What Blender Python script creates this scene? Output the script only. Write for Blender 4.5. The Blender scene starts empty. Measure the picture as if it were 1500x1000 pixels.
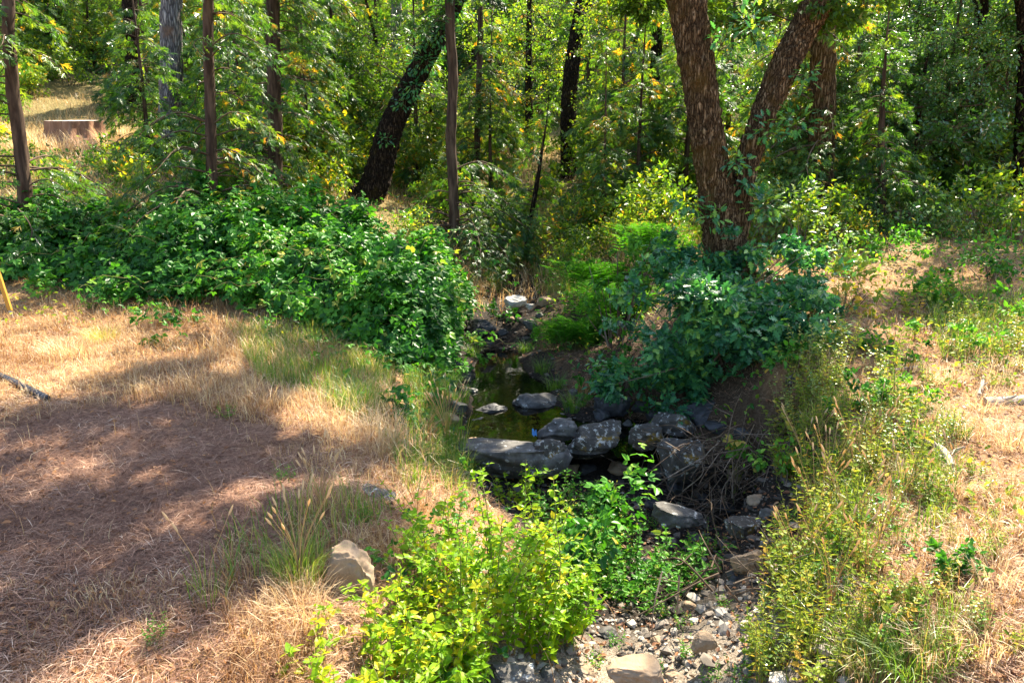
import bpy, math
import numpy as np

SC = bpy.context.scene
COL = SC.collection
RNG = np.random.default_rng(11)
rad = math.radians

# ------------------------------------------------------------------ camera model (photo pixels, 1500 x 1000)
CAM_H, PITCH = 2.0, rad(12)
CP, SP = math.cos(PITCH), math.sin(PITCH)
SUN_AZ, SUN_EL = rad(33), rad(51)
SUN = np.array([math.sin(SUN_AZ) * math.cos(SUN_EL), math.cos(SUN_AZ) * math.cos(SUN_EL), math.sin(SUN_EL)])


def ray(u, v):
    up = (500 - v) / 1000
    return np.array([(u - 750) / 1000, CP + SP * up, -SP + CP * up])


def P(u, v, Y):
    d = ray(u, v)
    return d * (Y / d[1]) + np.array([0, 0, CAM_H])


def proj(p):
    p = np.asarray(p, float)
    x, y, z = p[..., 0], p[..., 1], p[..., 2] - CAM_H
    f = np.maximum(y * CP - z * SP, 1e-3)
    return 750 + 1000 * x / f, 500 - 1000 * (y * SP + z * CP) / f


# ------------------------------------------------------------------ noise
_PERM = np.random.default_rng(3).permutation(256)
_GRAD = np.random.default_rng(4).normal(size=(256, 3))
_GRAD /= np.linalg.norm(_GRAD, axis=1)[:, None]


def perlin(p):
    p = np.asarray(p, float)
    i = np.floor(p).astype(int)
    f = p - i
    w = f * f * f * (f * (f * 6 - 15) + 10)
    out = 0
    for dx in (0, 1):
        for dy in (0, 1):
            for dz in (0, 1):
                h = _PERM[(_PERM[(_PERM[(i[..., 0] + dx) & 255] + i[..., 1] + dy) & 255] + i[..., 2] + dz) & 255]
                g = _GRAD[h]
                d = (g * (f - np.array([dx, dy, dz]))).sum(-1)
                wt = (w[..., 0] if dx else 1 - w[..., 0]) * (w[..., 1] if dy else 1 - w[..., 1]) * (w[..., 2] if dz else 1 - w[..., 2])
                out = out + d * wt
    return out


def fbm(p, o=4):
    p = np.asarray(p, float)
    a, s, t = 1.0, 0, 1.0
    for k in range(o):
        s = s + a * perlin(p * t + 17.3 * k)
        a *= .5
        t *= 2.03
    return s


def fbm2(x, y, sc, seed=0., o=4):
    return fbm(np.stack([np.asarray(x) * sc, np.asarray(y) * sc, np.full(np.shape(x), seed + .37)], -1), o)


# ------------------------------------------------------------------ terrain
CTRL = [
    # near left flat
    (-6, -4, 0), (-2, -3, 0), (-5, 1, 0), (-2, 1.5, 0), (-3.5, 3, 0), (-1.6, 3, 0), (-3, 5, .02), (-1.6, 4.6, 0), (-6, 6, .1), (-4, 7.5, .12), (-2.2, 7, .05),
    (-6.5, 9.6, .3), (-9, 10.3, .45), (-4, 9.4, .2), (-2.2, 9.6, .05), (-5, 12, .75), (-9, 14, 1.3), (-2.5, 12.3, .45), (-1.7, 11, -.1),
    # edge of the left bank
    (-.85, 3.1, -.15), (-.75, 4.2, -.2), (-.8, 5.3, -.22), (-1.1, 6.3, -.2), (-1.3, 7.6, -.25), (-1.25, 9, -.4), (-.78, 9.1, -.56), (-.72, 8.4, -.56), (-.82, 10.3, -.52), (-.85, 11.2, -.5), (-1.0, 12, -.4),
    (-.9, 1.0, -.2),
    # creek bed
    (.9, -4, -1.0), (.9, 0, -1.0), (.9, 2.2, -1.0), (.8, 3.6, -.95), (1.2, 4.8, -1.05), (1.8, 5.8, -1.2), (1.3, 6.2, -1.2), (2.3, 6.5, -1.15),
    (.2, 5.9, -1.05), (.2, 3.2, -.8), (.1, 4.4, -.8), (-.3, 5.2, -.65), (-.25, 3.6, -.5), (-.2, 6.6, -.95),
    (.3, 7.2, -1.0), (1.2, 7.3, -.95), (0, 8, -1.1), (-.1, 9, -1.1), (-.2, 10, -1.05), (-.27, 11, -1.0), (-.3, 11.8, -.85), (-.2, 12.5, -.62), (.1, 14.7, -.28), (.35, 17, .13), (.5, 20, .7),
    # right of the pool
    (.48, 10.3, -.60), (.62, 9.1, -.66), (.9, 8.3, -.66), (.3, 11.2, -.62), (1.3, 9.5, -.62), (.65, 12.4, -.5), (1.4, 11.5, -.5), (1.1, 14, .05), (2.0, 8.2, -.6), (1.5, 8.4, -.7),
    # right bank
    (2.7, 7.0, .0), (2.75, 8.2, .2), (2.5, 9.6, .4), (3.2, 10, .85), (4.7, 10.5, .9), (2.2, 12.5, .6), (2.15, 5, -.5), (2.7, 5, -.12), (2.8, 6, .0), (1.75, 3.7, -.5), (2.2, 3.6, -.15),
    (2.4, 2.6, -.05), (1.9, 1.5, -.3), (3.5, 2, .05), (4, 4, .05), (3.4, 6, .15), (6, 8, .35), (5, 6, .15), (7.1, 11, 1.0), (7.6, 14, 1.45), (9, 5, .2), (12, 9, .7), (12.7, 20, 2.4), (3, -3, 0),
    (5, 17, 1.5), (2.2, 16, .9),
    # slopes behind
    (-1.55, 17, 1.06), (-3.7, 18, 1.95), (-7, 18, 2.2), (-12, 18, 2.6), (-15.4, 25, 3.75), (-9, 25, 3.65), (-3, 25, 2.9), (2.3, 26, 2.7), (8, 26, 3.3), (0, 32, 4.2), (-18, 34, 7), (16, 30, 5),
    (0, 45, 9), (-25, 45, 12), (25, 45, 11), (0, 70, 19), (-40, 70, 21), (40, 70, 21), (0, 110, 33), (-80, 110, 33), (80, 110, 33), (-60, 20, 8), (60, 20, 8), (-60, -10, 0), (60, -10, 0), (0, -40, 0), (-20, 8, 1.5), (22, 8, 1.5),
    (0, 170, 45), (-150, 100, 35), (150, 100, 35), (-150, -30, 0), (150, -30, 0),
]
_C = np.array(CTRL, float)


def _ker(r):
    return -np.sqrt(r * r + .12 ** 2)


def _solve():
    n = len(_C)
    d = np.linalg.norm(_C[:, None, :2] - _C[None, :, :2], axis=-1)
    A = np.zeros((n + 3, n + 3))
    A[:n, :n] = _ker(d) - np.eye(n) * .02
    A[:n, n] = A[n, :n] = 1
    A[:n, n + 1:] = _C[:, :2]
    A[n + 1:, :n] = _C[:, :2].T
    return np.linalg.solve(A, np.concatenate([_C[:, 2], np.zeros(3)]))


_W = _solve()


def hgt(x, y):
    x, y = np.asarray(x, float), np.asarray(y, float)
    sh = np.broadcast(x, y).shape
    X, Yv = np.broadcast_to(x, sh).ravel(), np.broadcast_to(y, sh).ravel()
    out = np.empty(len(X))
    for i in range(0, len(X), 20000):
        a, b = X[i:i + 20000], Yv[i:i + 20000]
        d = np.hypot(a[:, None] - _C[None, :, 0], b[:, None] - _C[None, :, 1])
        out[i:i + 20000] = _ker(d) @ _W[:-3] + _W[-3] + _W[-2] * a + _W[-1] * b
    out += .05 * fbm2(X, Yv, .9, 1.) + .02 * fbm2(X, Yv, 4., 2., 3)
    return out.reshape(sh)


def hg(x, y):
    return float(hgt(np.array([x]), np.array([y]))[0])


def G(u, v, ymax=60):
    d = ray(u, v)
    t = np.arange(2.2, ymax, .03)
    p = d[None] * t[:, None] + np.array([0, 0, CAM_H])
    k = np.nonzero(p[:, 2] < hgt(p[:, 0], p[:, 1]))[0]
    return p[k[0]] if len(k) else p[-1]


def inpoly(u, v, poly):
    u, v = np.asarray(u), np.asarray(v)
    r = np.zeros(u.shape, bool)
    n = len(poly)
    for i in range(n):
        x1, y1 = poly[i]
        x2, y2 = poly[(i + 1) % n]
        c = (y1 > v) != (y2 > v)
        r ^= c & (u < (x2 - x1) * (v - y1) / ((y2 - y1) or 1e-9) + x1)
    return r


# open ground that the sun reaches between the crowns
SUNNY = [
    [(410, 1010), (470, 880), (560, 760), (680, 680), (880, 700), (1010, 860), (1110, 900), (1110, 1010)],
    [(1120, 1010), (1160, 760), (1200, 640), (1300, 520), (1400, 480), (1510, 450), (1510, 1010)],
    [(1190, 370), (1340, 360), (1360, 430), (1230, 440)],
    [(-10, 1010), (-10, 960), (180, 890), (380, 830), (480, 780), (430, 1010)],
    [(150, 780), (240, 730), (330, 690), (410, 700), (330, 800), (220, 850)],
    [(-10, 700), (120, 690), (140, 720), (-10, 760)], [(-10, 830), (90, 790), (150, 810), (60, 880), (-10, 900)], [(30, 640), (130, 640), (140, 660), (30, 670)],
    [(-10, 480), (180, 450), (190, 540), (-10, 575)], [(370, 590), (450, 590), (440, 640), (380, 630)],
    [(690, 290), (860, 290), (850, 350), (700, 360)], [(735, 425), (835, 425), (825, 470), (740, 470)],
    [(1150, 270), (1510, 270), (1510, 370), (1200, 365)],
    [(-10, 150), (290, 150), (280, 270), (-10, 290)], [(500, 290), (570, 290), (560, 320), (500, 330)],
    [(420, 330), (560, 310), (640, 400), (500, 420)], [(540, 420), (640, 420), (620, 500), (540, 500)],
]


# ground to be shaded: (outline, leaf clumps added to the forked oak's unseen crown)
SHADE = [([(-20, 590), (400, 600), (570, 640), (480, 690), (250, 680), (140, 655), (-20, 665)], 34), ([(-20, 740), (60, 715), (160, 735), (250, 760), (130, 790), (-20, 830)], 16),
         ([(-20, 965), (160, 885), (300, 850), (480, 790), (570, 740), (520, 715), (410, 755), (250, 845), (80, 880), (-20, 910)], 26), ([(190, 480), (560, 530), (600, 590), (190, 570)], 26),
         ([(600, 520), (800, 480), (900, 560), (1130, 600), (1140, 790), (960, 780), (850, 700), (640, 700)], 110), ([(940, 690), (1140, 690), (1140, 810), (1000, 800)], 24), ([(880, 380), (1190, 380), (1190, 600), (900, 600)], 4)]


SHADE_RIGHT = [([(1230, 440), (1360, 430), (1510, 385), (1510, 470), (1400, 480), (1260, 540)], 26), ([(1200, 330), (1400, 370), (1510, 365), (1510, 390), (1330, 400)], 8)]  # right bank to be shaded by clumps added to the alder's unseen crown


def shade_centers(rng, lo=6.2, hi=10.5, polys=None):
    out = []
    for poly, n in polys or SHADE:
        pu, pv = np.array(poly).T
        k = 0
        while k < n:
            u, v = rng.uniform(pu.min(), pu.max()), rng.uniform(pv.min(), pv.max())
            # even cover on the ground: fewer picks where a pixel spans little of it
            if not inpoly(np.array([u]), np.array([v]), poly)[0] or rng.random() > (560 / max(v, 460)) ** 2.2: continue
            g = G(u, v)
            z = rng.uniform(lo, hi)
            out.append(g + SUN * ((z - g[2]) / SUN[2]))
            k += 1
    return np.array(out)


def shades_sunny(p):
    """True for points whose shadow would fall on the clearings."""
    p = np.asarray(p, float)
    z = np.full(len(p), .2)
    for _ in range(3):
        t = (p[:, 2] - z) / SUN[2]
        gx, gy = p[:, 0] - SUN[0] * t, p[:, 1] - SUN[1] * t
        z = hgt(gx, gy)
    u, v = proj(np.stack([gx, gy, z], -1))
    r = np.zeros(len(p), bool)
    for poly in SUNNY:
        r |= inpoly(u, v, poly)
    return r & (gy > 1.5)


# ------------------------------------------------------------------ mesh builder
def nrm(a):
    return a / np.maximum(np.linalg.norm(a, axis=-1, keepdims=True), 1e-9)


class MB:
    def __init__(s):
        s.v, s.f, s.t, s.n = [], [], [], 0
        s.sm, s.mi = [], []
        s.cur = 0

    def add(s, v, f, tone=0.5, smooth=False):
        v = np.asarray(v, float).reshape(-1, 3)
        f = np.asarray(f, int)
        s.v.append(v)
        s.f.append(f + s.n)
        s.t.append(np.broadcast_to(np.asarray(tone, float), (len(f),)))
        s.sm.append(np.full(len(f), smooth))
        s.mi.append(np.full(len(f), s.cur))
        s.n += len(v)

    def mesh(s, name, mat):
        me = bpy.data.meshes.new(name)
        v = np.concatenate(s.v)
        tot = np.concatenate([np.full(len(f), f.shape[1]) for f in s.f])
        loops = np.concatenate([f.ravel() for f in s.f])
        me.vertices.add(len(v))
        me.vertices.foreach_set('co', v.astype(np.float32).ravel())
        me.loops.add(len(loops))
        me.loops.foreach_set('vertex_index', loops.astype(np.int32))
        me.polygons.add(len(tot))
        me.polygons.foreach_set('loop_start', np.concatenate([[0], np.cumsum(tot)[:-1]]).astype(np.int32))
        me.polygons.foreach_set('use_smooth', np.concatenate(s.sm))
        me.update(calc_edges=True)
        a = me.attributes.new('tone', 'FLOAT', 'FACE')
        a.data.foreach_set('value', np.concatenate(s.t).astype(np.float32))
        for m in (mat if isinstance(mat, (list, tuple)) else [mat]): me.materials.append(m)
        if isinstance(mat, (list, tuple)): me.polygons.foreach_set('material_index', np.concatenate(s.mi).astype(np.int32))
        return me

    def build(s, name, mat, parent=None):
        o = bpy.data.objects.new(name, s.mesh(name, mat))
        COL.objects.link(o)
        o.parent = parent
        return o


def tag(o, label=None, cat=None, group=None, kind=None):
    if label: o['label'] = label
    if cat: o['category'] = cat
    if group: o['group'] = group
    if kind: o['kind'] = kind
    return o


def thing(name, label, cat, loc=(0, 0, 0), rz=0, group=None, s=1):
    o = bpy.data.objects.new(name, None)
    o.empty_display_size = .1
    COL.objects.link(o)
    o.location = loc
    o.rotation_euler = (0, 0, rz)
    o.scale = (s, s, s)
    return tag(o, label, cat, group)


def dup(root, loc, rz=0, s=1, label=None, group=None):
    r = root.copy()
    COL.objects.link(r)
    r.location = loc
    r.rotation_euler = (0, 0, rz)
    r.scale = s if hasattr(s, '__len__') else (s, s, s)
    if label: r['label'] = label
    if group: r['group'] = group
    for ch in list(root.children):
        c = ch.copy()
        COL.objects.link(c)
        c.parent = r
        for g in list(ch.children):
            d = g.copy()
            COL.objects.link(d)
            d.parent = c
    return r


def spline(pts, n):
    """Catmull-Rom through the points."""
    pts = np.asarray(pts, float)
    q = np.concatenate([[2 * pts[0] - pts[1]], pts, [2 * pts[-1] - pts[-2]]])
    u = np.linspace(0, len(pts) - 1 - 1e-6, n)
    i = u.astype(int)
    t = (u - i)[:, None]
    a, b, c, d = q[i], q[i + 1], q[i + 2], q[i + 3]
    return .5 * (2 * b + (c - a) * t + (2 * a - 5 * b + 4 * c - d) * t ** 2 + (3 * b - a - 3 * c + d) * t ** 3)


def tube(mb, pts, r, sides=6, tone=.5, rough=0., cap=True, seed=0.):
    if isinstance(mb, tuple):                # (mesh, slot)
        mb[0].cur = mb[1]
        tube(mb[0], pts, r, sides, tone, rough, cap, seed)
        mb[0].cur = 0
        return
    pts = np.asarray(pts, float)
    n = len(pts)
    r = np.broadcast_to(np.asarray(r, float), (n,))
    t = nrm(np.gradient(pts, axis=0))
    ref = np.array([1., .13, .07]) if abs(t[0, 2]) > .6 else np.array([.1, .05, 1.])
    a = nrm(np.cross(t, ref))
    b = np.cross(t, a)
    th = np.linspace(0, 2 * np.pi, sides, endpoint=False)
    off = a[:, None] * np.cos(th)[None, :, None] + b[:, None] * np.sin(th)[None, :, None]
    R = np.repeat(r[:, None], sides, 1)
    if rough and sides > 30:                 # furrowed bark
        ln = np.concatenate([[0], np.cumsum(np.linalg.norm(np.diff(pts, axis=0), axis=1))])[:, None]
        k = float(r.mean()) / .075
        q = np.stack([np.cos(th)[None] * 2 * k + 0 * R, np.sin(th)[None] * 2 * k + 0 * R, ln * 3.2 + 0 * R], -1) + seed
        R = R + .022 * np.clip(1 - 3.2 * np.abs(perlin(q) + .4 * perlin(q * [1.9, 1.9, 2.1] + 9)), -.6, 1) * -1
    if rough:
        q = np.stack([np.cos(th)[None] * 2.2 + 0 * R, np.sin(th)[None] * 2.2 + 0 * R, (np.arange(n) * .3)[:, None] + 0 * R], -1) + seed
        R = R * (1 + rough * fbm(q, 3))
    v = (pts[:, None] + off * R[..., None]).reshape(-1, 3)
    i = np.arange(n - 1)[:, None] * sides
    j = np.arange(sides)[None]
    k = (j + 1) % sides
    f = np.stack([i + j, i + k, i + sides + k, i + sides + j], -1).reshape(-1, 4)
    mb.add(v, f, tone, True)
    if cap:
        v2 = np.concatenate([v[-sides:], pts[-1:] + t[-1:] * r[-1] * .3])
        mb.add(v2, np.stack([j[0], k[0], np.full(sides, sides)], -1), tone, True)


# ------------------------------------------------------------------ leaf templates (x along the leaf, z its normal)
def T(v, f):
    return np.array(v, float), np.array(f, int)


L_SIMPLE = T([(0, 0, 0), (.45, .27, .05), (1, 0, -.1), (.45, -.27, .05)], [(0, 2, 1), (0, 3, 2)])
L_OVATE = T([(0, 0, 0), (.22, .25, .05), (.6, .24, .03), (1, 0, -.13), (.6, -.24, .03), (.22, -.25, .05), (.5, 0, -.02)],
            [(0, 6, 1), (1, 6, 2), (2, 6, 3), (3, 6, 4), (4, 6, 5), (5, 6, 0)])
L_LANCE = T([(0, 0, 0), (.35, .085, .02), (1, 0, -.16), (.35, -.085, .02)], [(0, 2, 1), (0, 3, 2)])


def combine(parts):
    V, F, n = [], [], 0
    for (v, f), ang, s, off, tilt in parts:
        c, d = math.cos(ang), math.sin(ang)
        w = v * s
        w = np.stack([w[:, 0] * math.cos(tilt) - 0 * w[:, 2], w[:, 1], w[:, 2] - w[:, 0] * math.sin(tilt)], -1)
        w = np.stack([w[:, 0] * c - w[:, 1] * d, w[:, 0] * d + w[:, 1] * c, w[:, 2]], -1) + np.array(off)
        V.append(w)
        F.append(f + n)
        n += len(v)
    return np.concatenate(V), np.concatenate(F)


_BL = T([(0, 0, 0), (.3, .33, .05), (.68, .27, .0), (1, 0, -.14), (.68, -.27, .0), (.3, -.33, .05)], [(0, 2, 1), (0, 3, 2), (0, 4, 3), (0, 5, 4)])
L_BRAMBLE = combine([(_BL, 0, .56, (.44, 0, 0), .15), (_BL, 1.25, .46, (.4, .03, 0), .12), (_BL, -1.25, .46, (.4, -.03, 0), .2)])
_o = [(0, .0), (.12, .03), (.2, .2), (.3, .1), (.42, .34), (.53, .13), (.68, .3), (.76, .1), (.9, .14), (1, 0)]
_v = [(x, y, .04 - .16 * (x - .4) ** 2 + .12 * abs(y)) for x, y in _o] + [(x, -y, .04 - .16 * (x - .4) ** 2 + .12 * abs(y)) for x, y in _o[1:-1]]
_mid = [(.2, 0, 0), (.42, 0, 0), (.68, 0, -.01), (.88, 0, -.03)]
_m0 = len(_v)
_v += _mid
_f = []
for _s in (0, 1):
    ix = [0] + [i if not _s else i + 9 for i in range(1, 9)] + [9]
    seq = [0, _m0, _m0, _m0, _m0 + 1, _m0 + 1, _m0 + 2, _m0 + 2, _m0 + 3, 9]
    for i in range(9):
        a, b, m, m2 = ix[i], ix[i + 1], seq[i], seq[i + 1]
        if m != a and a != b: _f.append((m, a, b) if not _s else (m, b, a))
        if m2 != m and b != m2: _f.append((m, b, m2) if not _s else (m, m2, b))
L_OAK = T(_v, _f)
_D = T([(0, 0, 0), (.5, .09, 0), (1, 0, -.06), (.5, -.09, 0)], [(0, 2, 1), (0, 3, 2)])
L_SPRAY = combine([(_D, .06, 1, (0, 0, 0), .15)] + [(_D, sg * a, l, (x, 0, -.05 * x), t) for x, sg, a, l, t in ((.1, 1, .8, .5, .5), (.2, -1, .6, .62, .1), (.34, 1, .65, .5, .2), (.45, -1, .8, .4, .45), (.58, 1, .55, .42, .4), (.66, -1, .5, .3, .2))])
_N = T([(0, .012, 0), (1, 0, -.1), (0, -.012, 0)], [(0, 2, 1)])
L_PINE = combine([(_N, a, 1 - .12 * (i % 3), (0, 0, 0), t) for i, (a, t) in enumerate([(0, .1), (.5, -.3), (-.5, .2), (1, .3), (-1.0, -.2), (.25, .6), (-.3, -.6), (1.5, .0), (-1.5, .1)])])


def scatter(mb, tpl, pos, d, nor, size, tone):
    v, f = tpl
    x = nrm(d)
    y = nrm(np.cross(nor, x))
    z = np.cross(x, y)
    size = np.broadcast_to(np.asarray(size, float), (len(pos),))
    w = (x[:, None] * v[None, :, :1] + y[:, None] * v[None, :, 1:2] + z[:, None] * v[None, :, 2:]) * size[:, None, None] + pos[:, None]
    ff = (f[None] + (np.arange(len(pos)) * len(v))[:, None, None]).reshape(-1, f.shape[1])
    mb.add(w.reshape(-1, 3), ff, np.repeat(np.broadcast_to(tone, (len(pos),)), len(f)))


def rdir(n, rng=RNG):
    return nrm(rng.normal(size=(n, 3)))


# ------------------------------------------------------------------ materials
def nodes(name):
    m = bpy.data.materials.new(name)
    m.use_nodes = True
    nt = m.node_tree
    nt.nodes.clear()
    out = nt.nodes.new('ShaderNodeOutputMaterial')
    return m, nt, out


def N(nt, t, **kw):
    n = nt.nodes.new(t)
    for k, v in kw.items():
        if k in n.inputs: n.inputs[k].default_value = v
        else: setattr(n, k, v)
    return n


def ramp(nt, stops):
    r = nt.nodes.new('ShaderNodeValToRGB')
    e = r.color_ramp.elements
    while len(e) < len(stops): e.new(.5)
    for i, (p, c) in enumerate(stops):
        e[i].position = p
        e[i].color = (*c, 1)
    return r


def leaf_mat(name, stops, trans=.45, tcol=(1.5, 1.35, .55), gloss=.07, rough=.38, objvar=.12):
    m, nt, out = nodes(name)
    L = nt.links.new
    at = N(nt, 'ShaderNodeAttribute', attribute_name='tone')
    oi = N(nt, 'ShaderNodeObjectInfo')
    ad = N(nt, 'ShaderNodeMath', operation='MULTIPLY_ADD')
    ad.inputs[1].default_value = objvar * 2
    L(oi.outputs['Random'], ad.inputs[0])
    sb = N(nt, 'ShaderNodeMath', operation='SUBTRACT')
    L(at.outputs['Fac'], sb.inputs[0])
    sb.inputs[1].default_value = objvar
    L(sb.outputs[0], ad.inputs[2])
    r = ramp(nt, stops)
    L(ad.outputs[0], r.inputs['Fac'])
    df = N(nt, 'ShaderNodeBsdfDiffuse')
    tr = N(nt, 'ShaderNodeBsdfTranslucent')
    mu = N(nt, 'ShaderNodeMix', data_type='RGBA', blend_type='MULTIPLY')
    mu.inputs['Factor'].default_value = 1
    mu.inputs['B'].default_value = (*tcol, 1)
    L(r.outputs['Color'], mu.inputs['A'])
    L(r.outputs['Color'], df.inputs['Color'])
    L(mu.outputs['Result'], tr.inputs['Color'])
    mx = N(nt, 'ShaderNodeMixShader')
    mx.inputs[0].default_value = trans
    L(df.outputs[0], mx.inputs[1])
    L(tr.outputs[0], mx.inputs[2])
    gl = N(nt, 'ShaderNodeBsdfGlossy', Roughness=rough)
    gl.inputs['Color'].default_value = (1, 1, 1, 1)
    fr = N(nt, 'ShaderNodeLayerWeight', Blend=.25)
    mm = N(nt, 'ShaderNodeMath', operation='MULTIPLY_ADD')
    L(fr.outputs['Fresnel'], mm.inputs[0])
    mm.inputs[1].default_value = gloss * 2.5
    mm.inputs[2].default_value = gloss * .4
    m2 = N(nt, 'ShaderNodeMixShader')
    L(mm.outputs[0], m2.inputs[0])
    L(mx.outputs[0], m2.inputs[1])
    L(gl.outputs[0], m2.inputs[2])
    L(m2.outputs[0], out.inputs['Surface'])
    return m


def surf_mat(name, stops, scale=4., stretch=(1, 1, 1), rough=.9, bump=.5, bdist=.02, detail=8, second=None, spec=.2, vor=0., voff=(1, 1, 1), coord='Object', tonew=0.):
    """noise ramp + bump; second = (scale, lo, hi, colour) patches of lichen / moss / dirt on top"""
    m, nt, out = nodes(name)
    L = nt.links.new
    tc = N(nt, 'ShaderNodeTexCoord')
    mp = N(nt, 'ShaderNodeMapping')
    mp.inputs['Scale'].default_value = stretch
    L(tc.outputs[coord], mp.inputs[0])
    nz = N(nt, 'ShaderNodeTexNoise', Scale=scale, Detail=detail, Roughness=.62, Distortion=.4)
    L(mp.outputs[0], nz.inputs['Vector'])
    r = ramp(nt, stops)
    src = nz.outputs['Fac']
    if vor:
        vo = N(nt, 'ShaderNodeTexVoronoi', feature='DISTANCE_TO_EDGE', Scale=vor)
        nd = N(nt, 'ShaderNodeMix', data_type='VECTOR')
        nd.inputs['Factor'].default_value = .12
        L(mp.outputs[0], nd.inputs[4])
        L(nz.outputs['Color'], nd.inputs[5])
        L(nd.outputs[1], vo.inputs['Vector'])
        pw = N(nt, 'ShaderNodeMath', operation='MULTIPLY')
        pw.use_clamp = True
        L(vo.outputs['Distance'], pw.inputs[0])
        pw.inputs[1].default_value = 3.2
        ml = N(nt, 'ShaderNodeMath', operation='MULTIPLY')
        L(pw.outputs[0], ml.inputs[0])
        ad = N(nt, 'ShaderNodeMath', operation='ADD')
        L(nz.outputs['Fac'], ad.inputs[0])
        ad.inputs[1].default_value = .35
        L(ad.outputs[0], ml.inputs[1])
        src = ml.outputs[0]
    fac = src
    if tonew:
        at = N(nt, 'ShaderNodeAttribute', attribute_name='tone')
        ma = N(nt, 'ShaderNodeMath', operation='MULTIPLY_ADD')
        L(at.outputs['Fac'], ma.inputs[0])
        ma.inputs[1].default_value = tonew
        sb = N(nt, 'ShaderNodeMath', operation='SUBTRACT')
        L(src, sb.inputs[0])
        sb.inputs[1].default_value = tonew * .5
        L(sb.outputs[0], ma.inputs[2])
        fac = ma.outputs[0]
    L(fac, r.inputs['Fac'])
    col = r.outputs['Color']
    for sc2, lo, hi, c2 in (second or []):
        n2 = N(nt, 'ShaderNodeTexNoise', Scale=sc2, Detail=6, Roughness=.65)
        L(tc.outputs[coord], n2.inputs['Vector'])
        mr = N(nt, 'ShaderNodeMapRange')
        mr.inputs['From Min'].default_value = lo
        mr.inputs['From Max'].default_value = hi
        L(n2.outputs['Fac'], mr.inputs[0])
        mi = N(nt, 'ShaderNodeMix', data_type='RGBA')
        L(mr.outputs[0], mi.inputs['Factor'])
        L(col, mi.inputs['A'])
        mi.inputs['B'].default_value = (*c2, 1)
        col = mi.outputs['Result']
    b = N(nt, 'ShaderNodeBsdfPrincipled', Roughness=rough)
    b.inputs['Specular IOR Level'].default_value = spec
    L(col, b.inputs['Base Color'])
    bp = N(nt, 'ShaderNodeBump', Strength=bump, Distance=bdist)
    L(src, bp.inputs['Height'])
    L(bp.outputs[0], b.inputs['Normal'])
    L(b.outputs[0], out.inputs['Surface'])
    return m


M = {}
M['bramble'] = leaf_mat('bramble_leaf', [(0, (.014, .068, .010)), (.45, (.042, .17, .017)), (.8, (.105, .29, .026)), (.95, (.22, .38, .05)), (1, (.40, .30, .06))], .4, (1.3, 1.4, .5), .03)
M['oakleaf'] = leaf_mat('oak_sapling_leaf', [(0, (.010, .055, .030)), (.4, (.035, .155, .07)), (.75, (.09, .29, .09)), (1, (.32, .50, .06))], .42, (1.4, 1.4, .5), .028, .42)
M['lime'] = leaf_mat('lime_shrub_leaf', [(0, (.06, .17, .008)), (.4, (.15, .32, .012)), (.8, (.27, .42, .015)), (1, (.52, .46, .02))], .55, (1.4, 1.3, .4), .02)
M['herb'] = leaf_mat('herb_leaf', [(0, (.03, .13, .014)), (.5, (.08, .26, .024)), (.85, (.17, .36, .035)), (1, (.42, .40, .06))], .5, (1.4, 1.3, .5), .025)
M['weed'] = leaf_mat('weed_leaf', [(0, (.06, .13, .012)), (.45, (.17, .27, .03)), (.8, (.34, .38, .05)), (1, (.55, .36, .06))], .5, (1.3, 1.2, .5), .02)
M['fern'] = leaf_mat('fern_leaf', [(0, (.02, .10, .008)), (.6, (.06, .24, .015)), (1, (.14, .36, .02))], .5, (1.4, 1.3, .4), .02)
M['oakcrown'] = leaf_mat('oak_crown_leaf', [(0, (.03, .085, .01)), (.5, (.08, .17, .016)), (.85, (.18, .27, .024)), (1, (.42, .34, .03))], .55, (1.6, 1.4, .4), .03)
M['decid'] = leaf_mat('forest_leaf', [(0, (.03, .10, .012)), (.4, (.085, .21, .02)), (.75, (.22, .35, .03)), (.93, (.42, .43, .04)), (1, (.60, .34, .04))], .6, (1.75, 1.5, .45), .07, .33)
M['glossy'] = leaf_mat('glossy_leaf', [(0, (.03, .11, .025)), (.5, (.085, .22, .045)), (.9, (.24, .36, .07)), (1, (.46, .46, .09))], .5, (1.6, 1.4, .5), .11, .3)
M['cedar'] = leaf_mat('cedar_spray', [(0, (.02, .08, .016)), (.5, (.06, .165, .026)), (.85, (.17, .27, .03)), (1, (.58, .32, .04))], .55, (1.8, 1.5, .45), .06, .36)
M['pine'] = leaf_mat('pine_needle', [(0, (.025, .085, .025)), (.6, (.07, .16, .035)), (1, (.36, .26, .06))], .4, (1.5, 1.4, .5), .03, .4)
M['dry'] = leaf_mat('dry_grass_blade', [(0, (.13, .055, .02)), (.3, (.34, .185, .08)), (.65, (.57, .40, .21)), (1, (.82, .68, .44))], .45, (1.1, 1.0, .75), .02, .5, 0)
M['litter'] = leaf_mat('needle_litter', [(0, (.09, .045, .032)), (.5, (.27, .15, .10)), (.85, (.52, .33, .22)), (1, (.72, .55, .40))], .15, (1, 1, 1), .02, .5, 0)
M['deadleaf'] = leaf_mat('dead_leaf', [(0, (.08, .035, .02)), (.5, (.24, .11, .05)), (.85, (.42, .22, .10)), (1, (.55, .38, .22))], .3, (1.1, 1.0, .7), .03, .5, 0)
M['green'] = leaf_mat('green_grass_blade', [(0, (.05, .13, .02)), (.5, (.13, .26, .035)), (.8, (.30, .35, .07)), (1, (.58, .46, .2))], .45, (1.3, 1.2, .5), .025, .45, 0)
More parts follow.
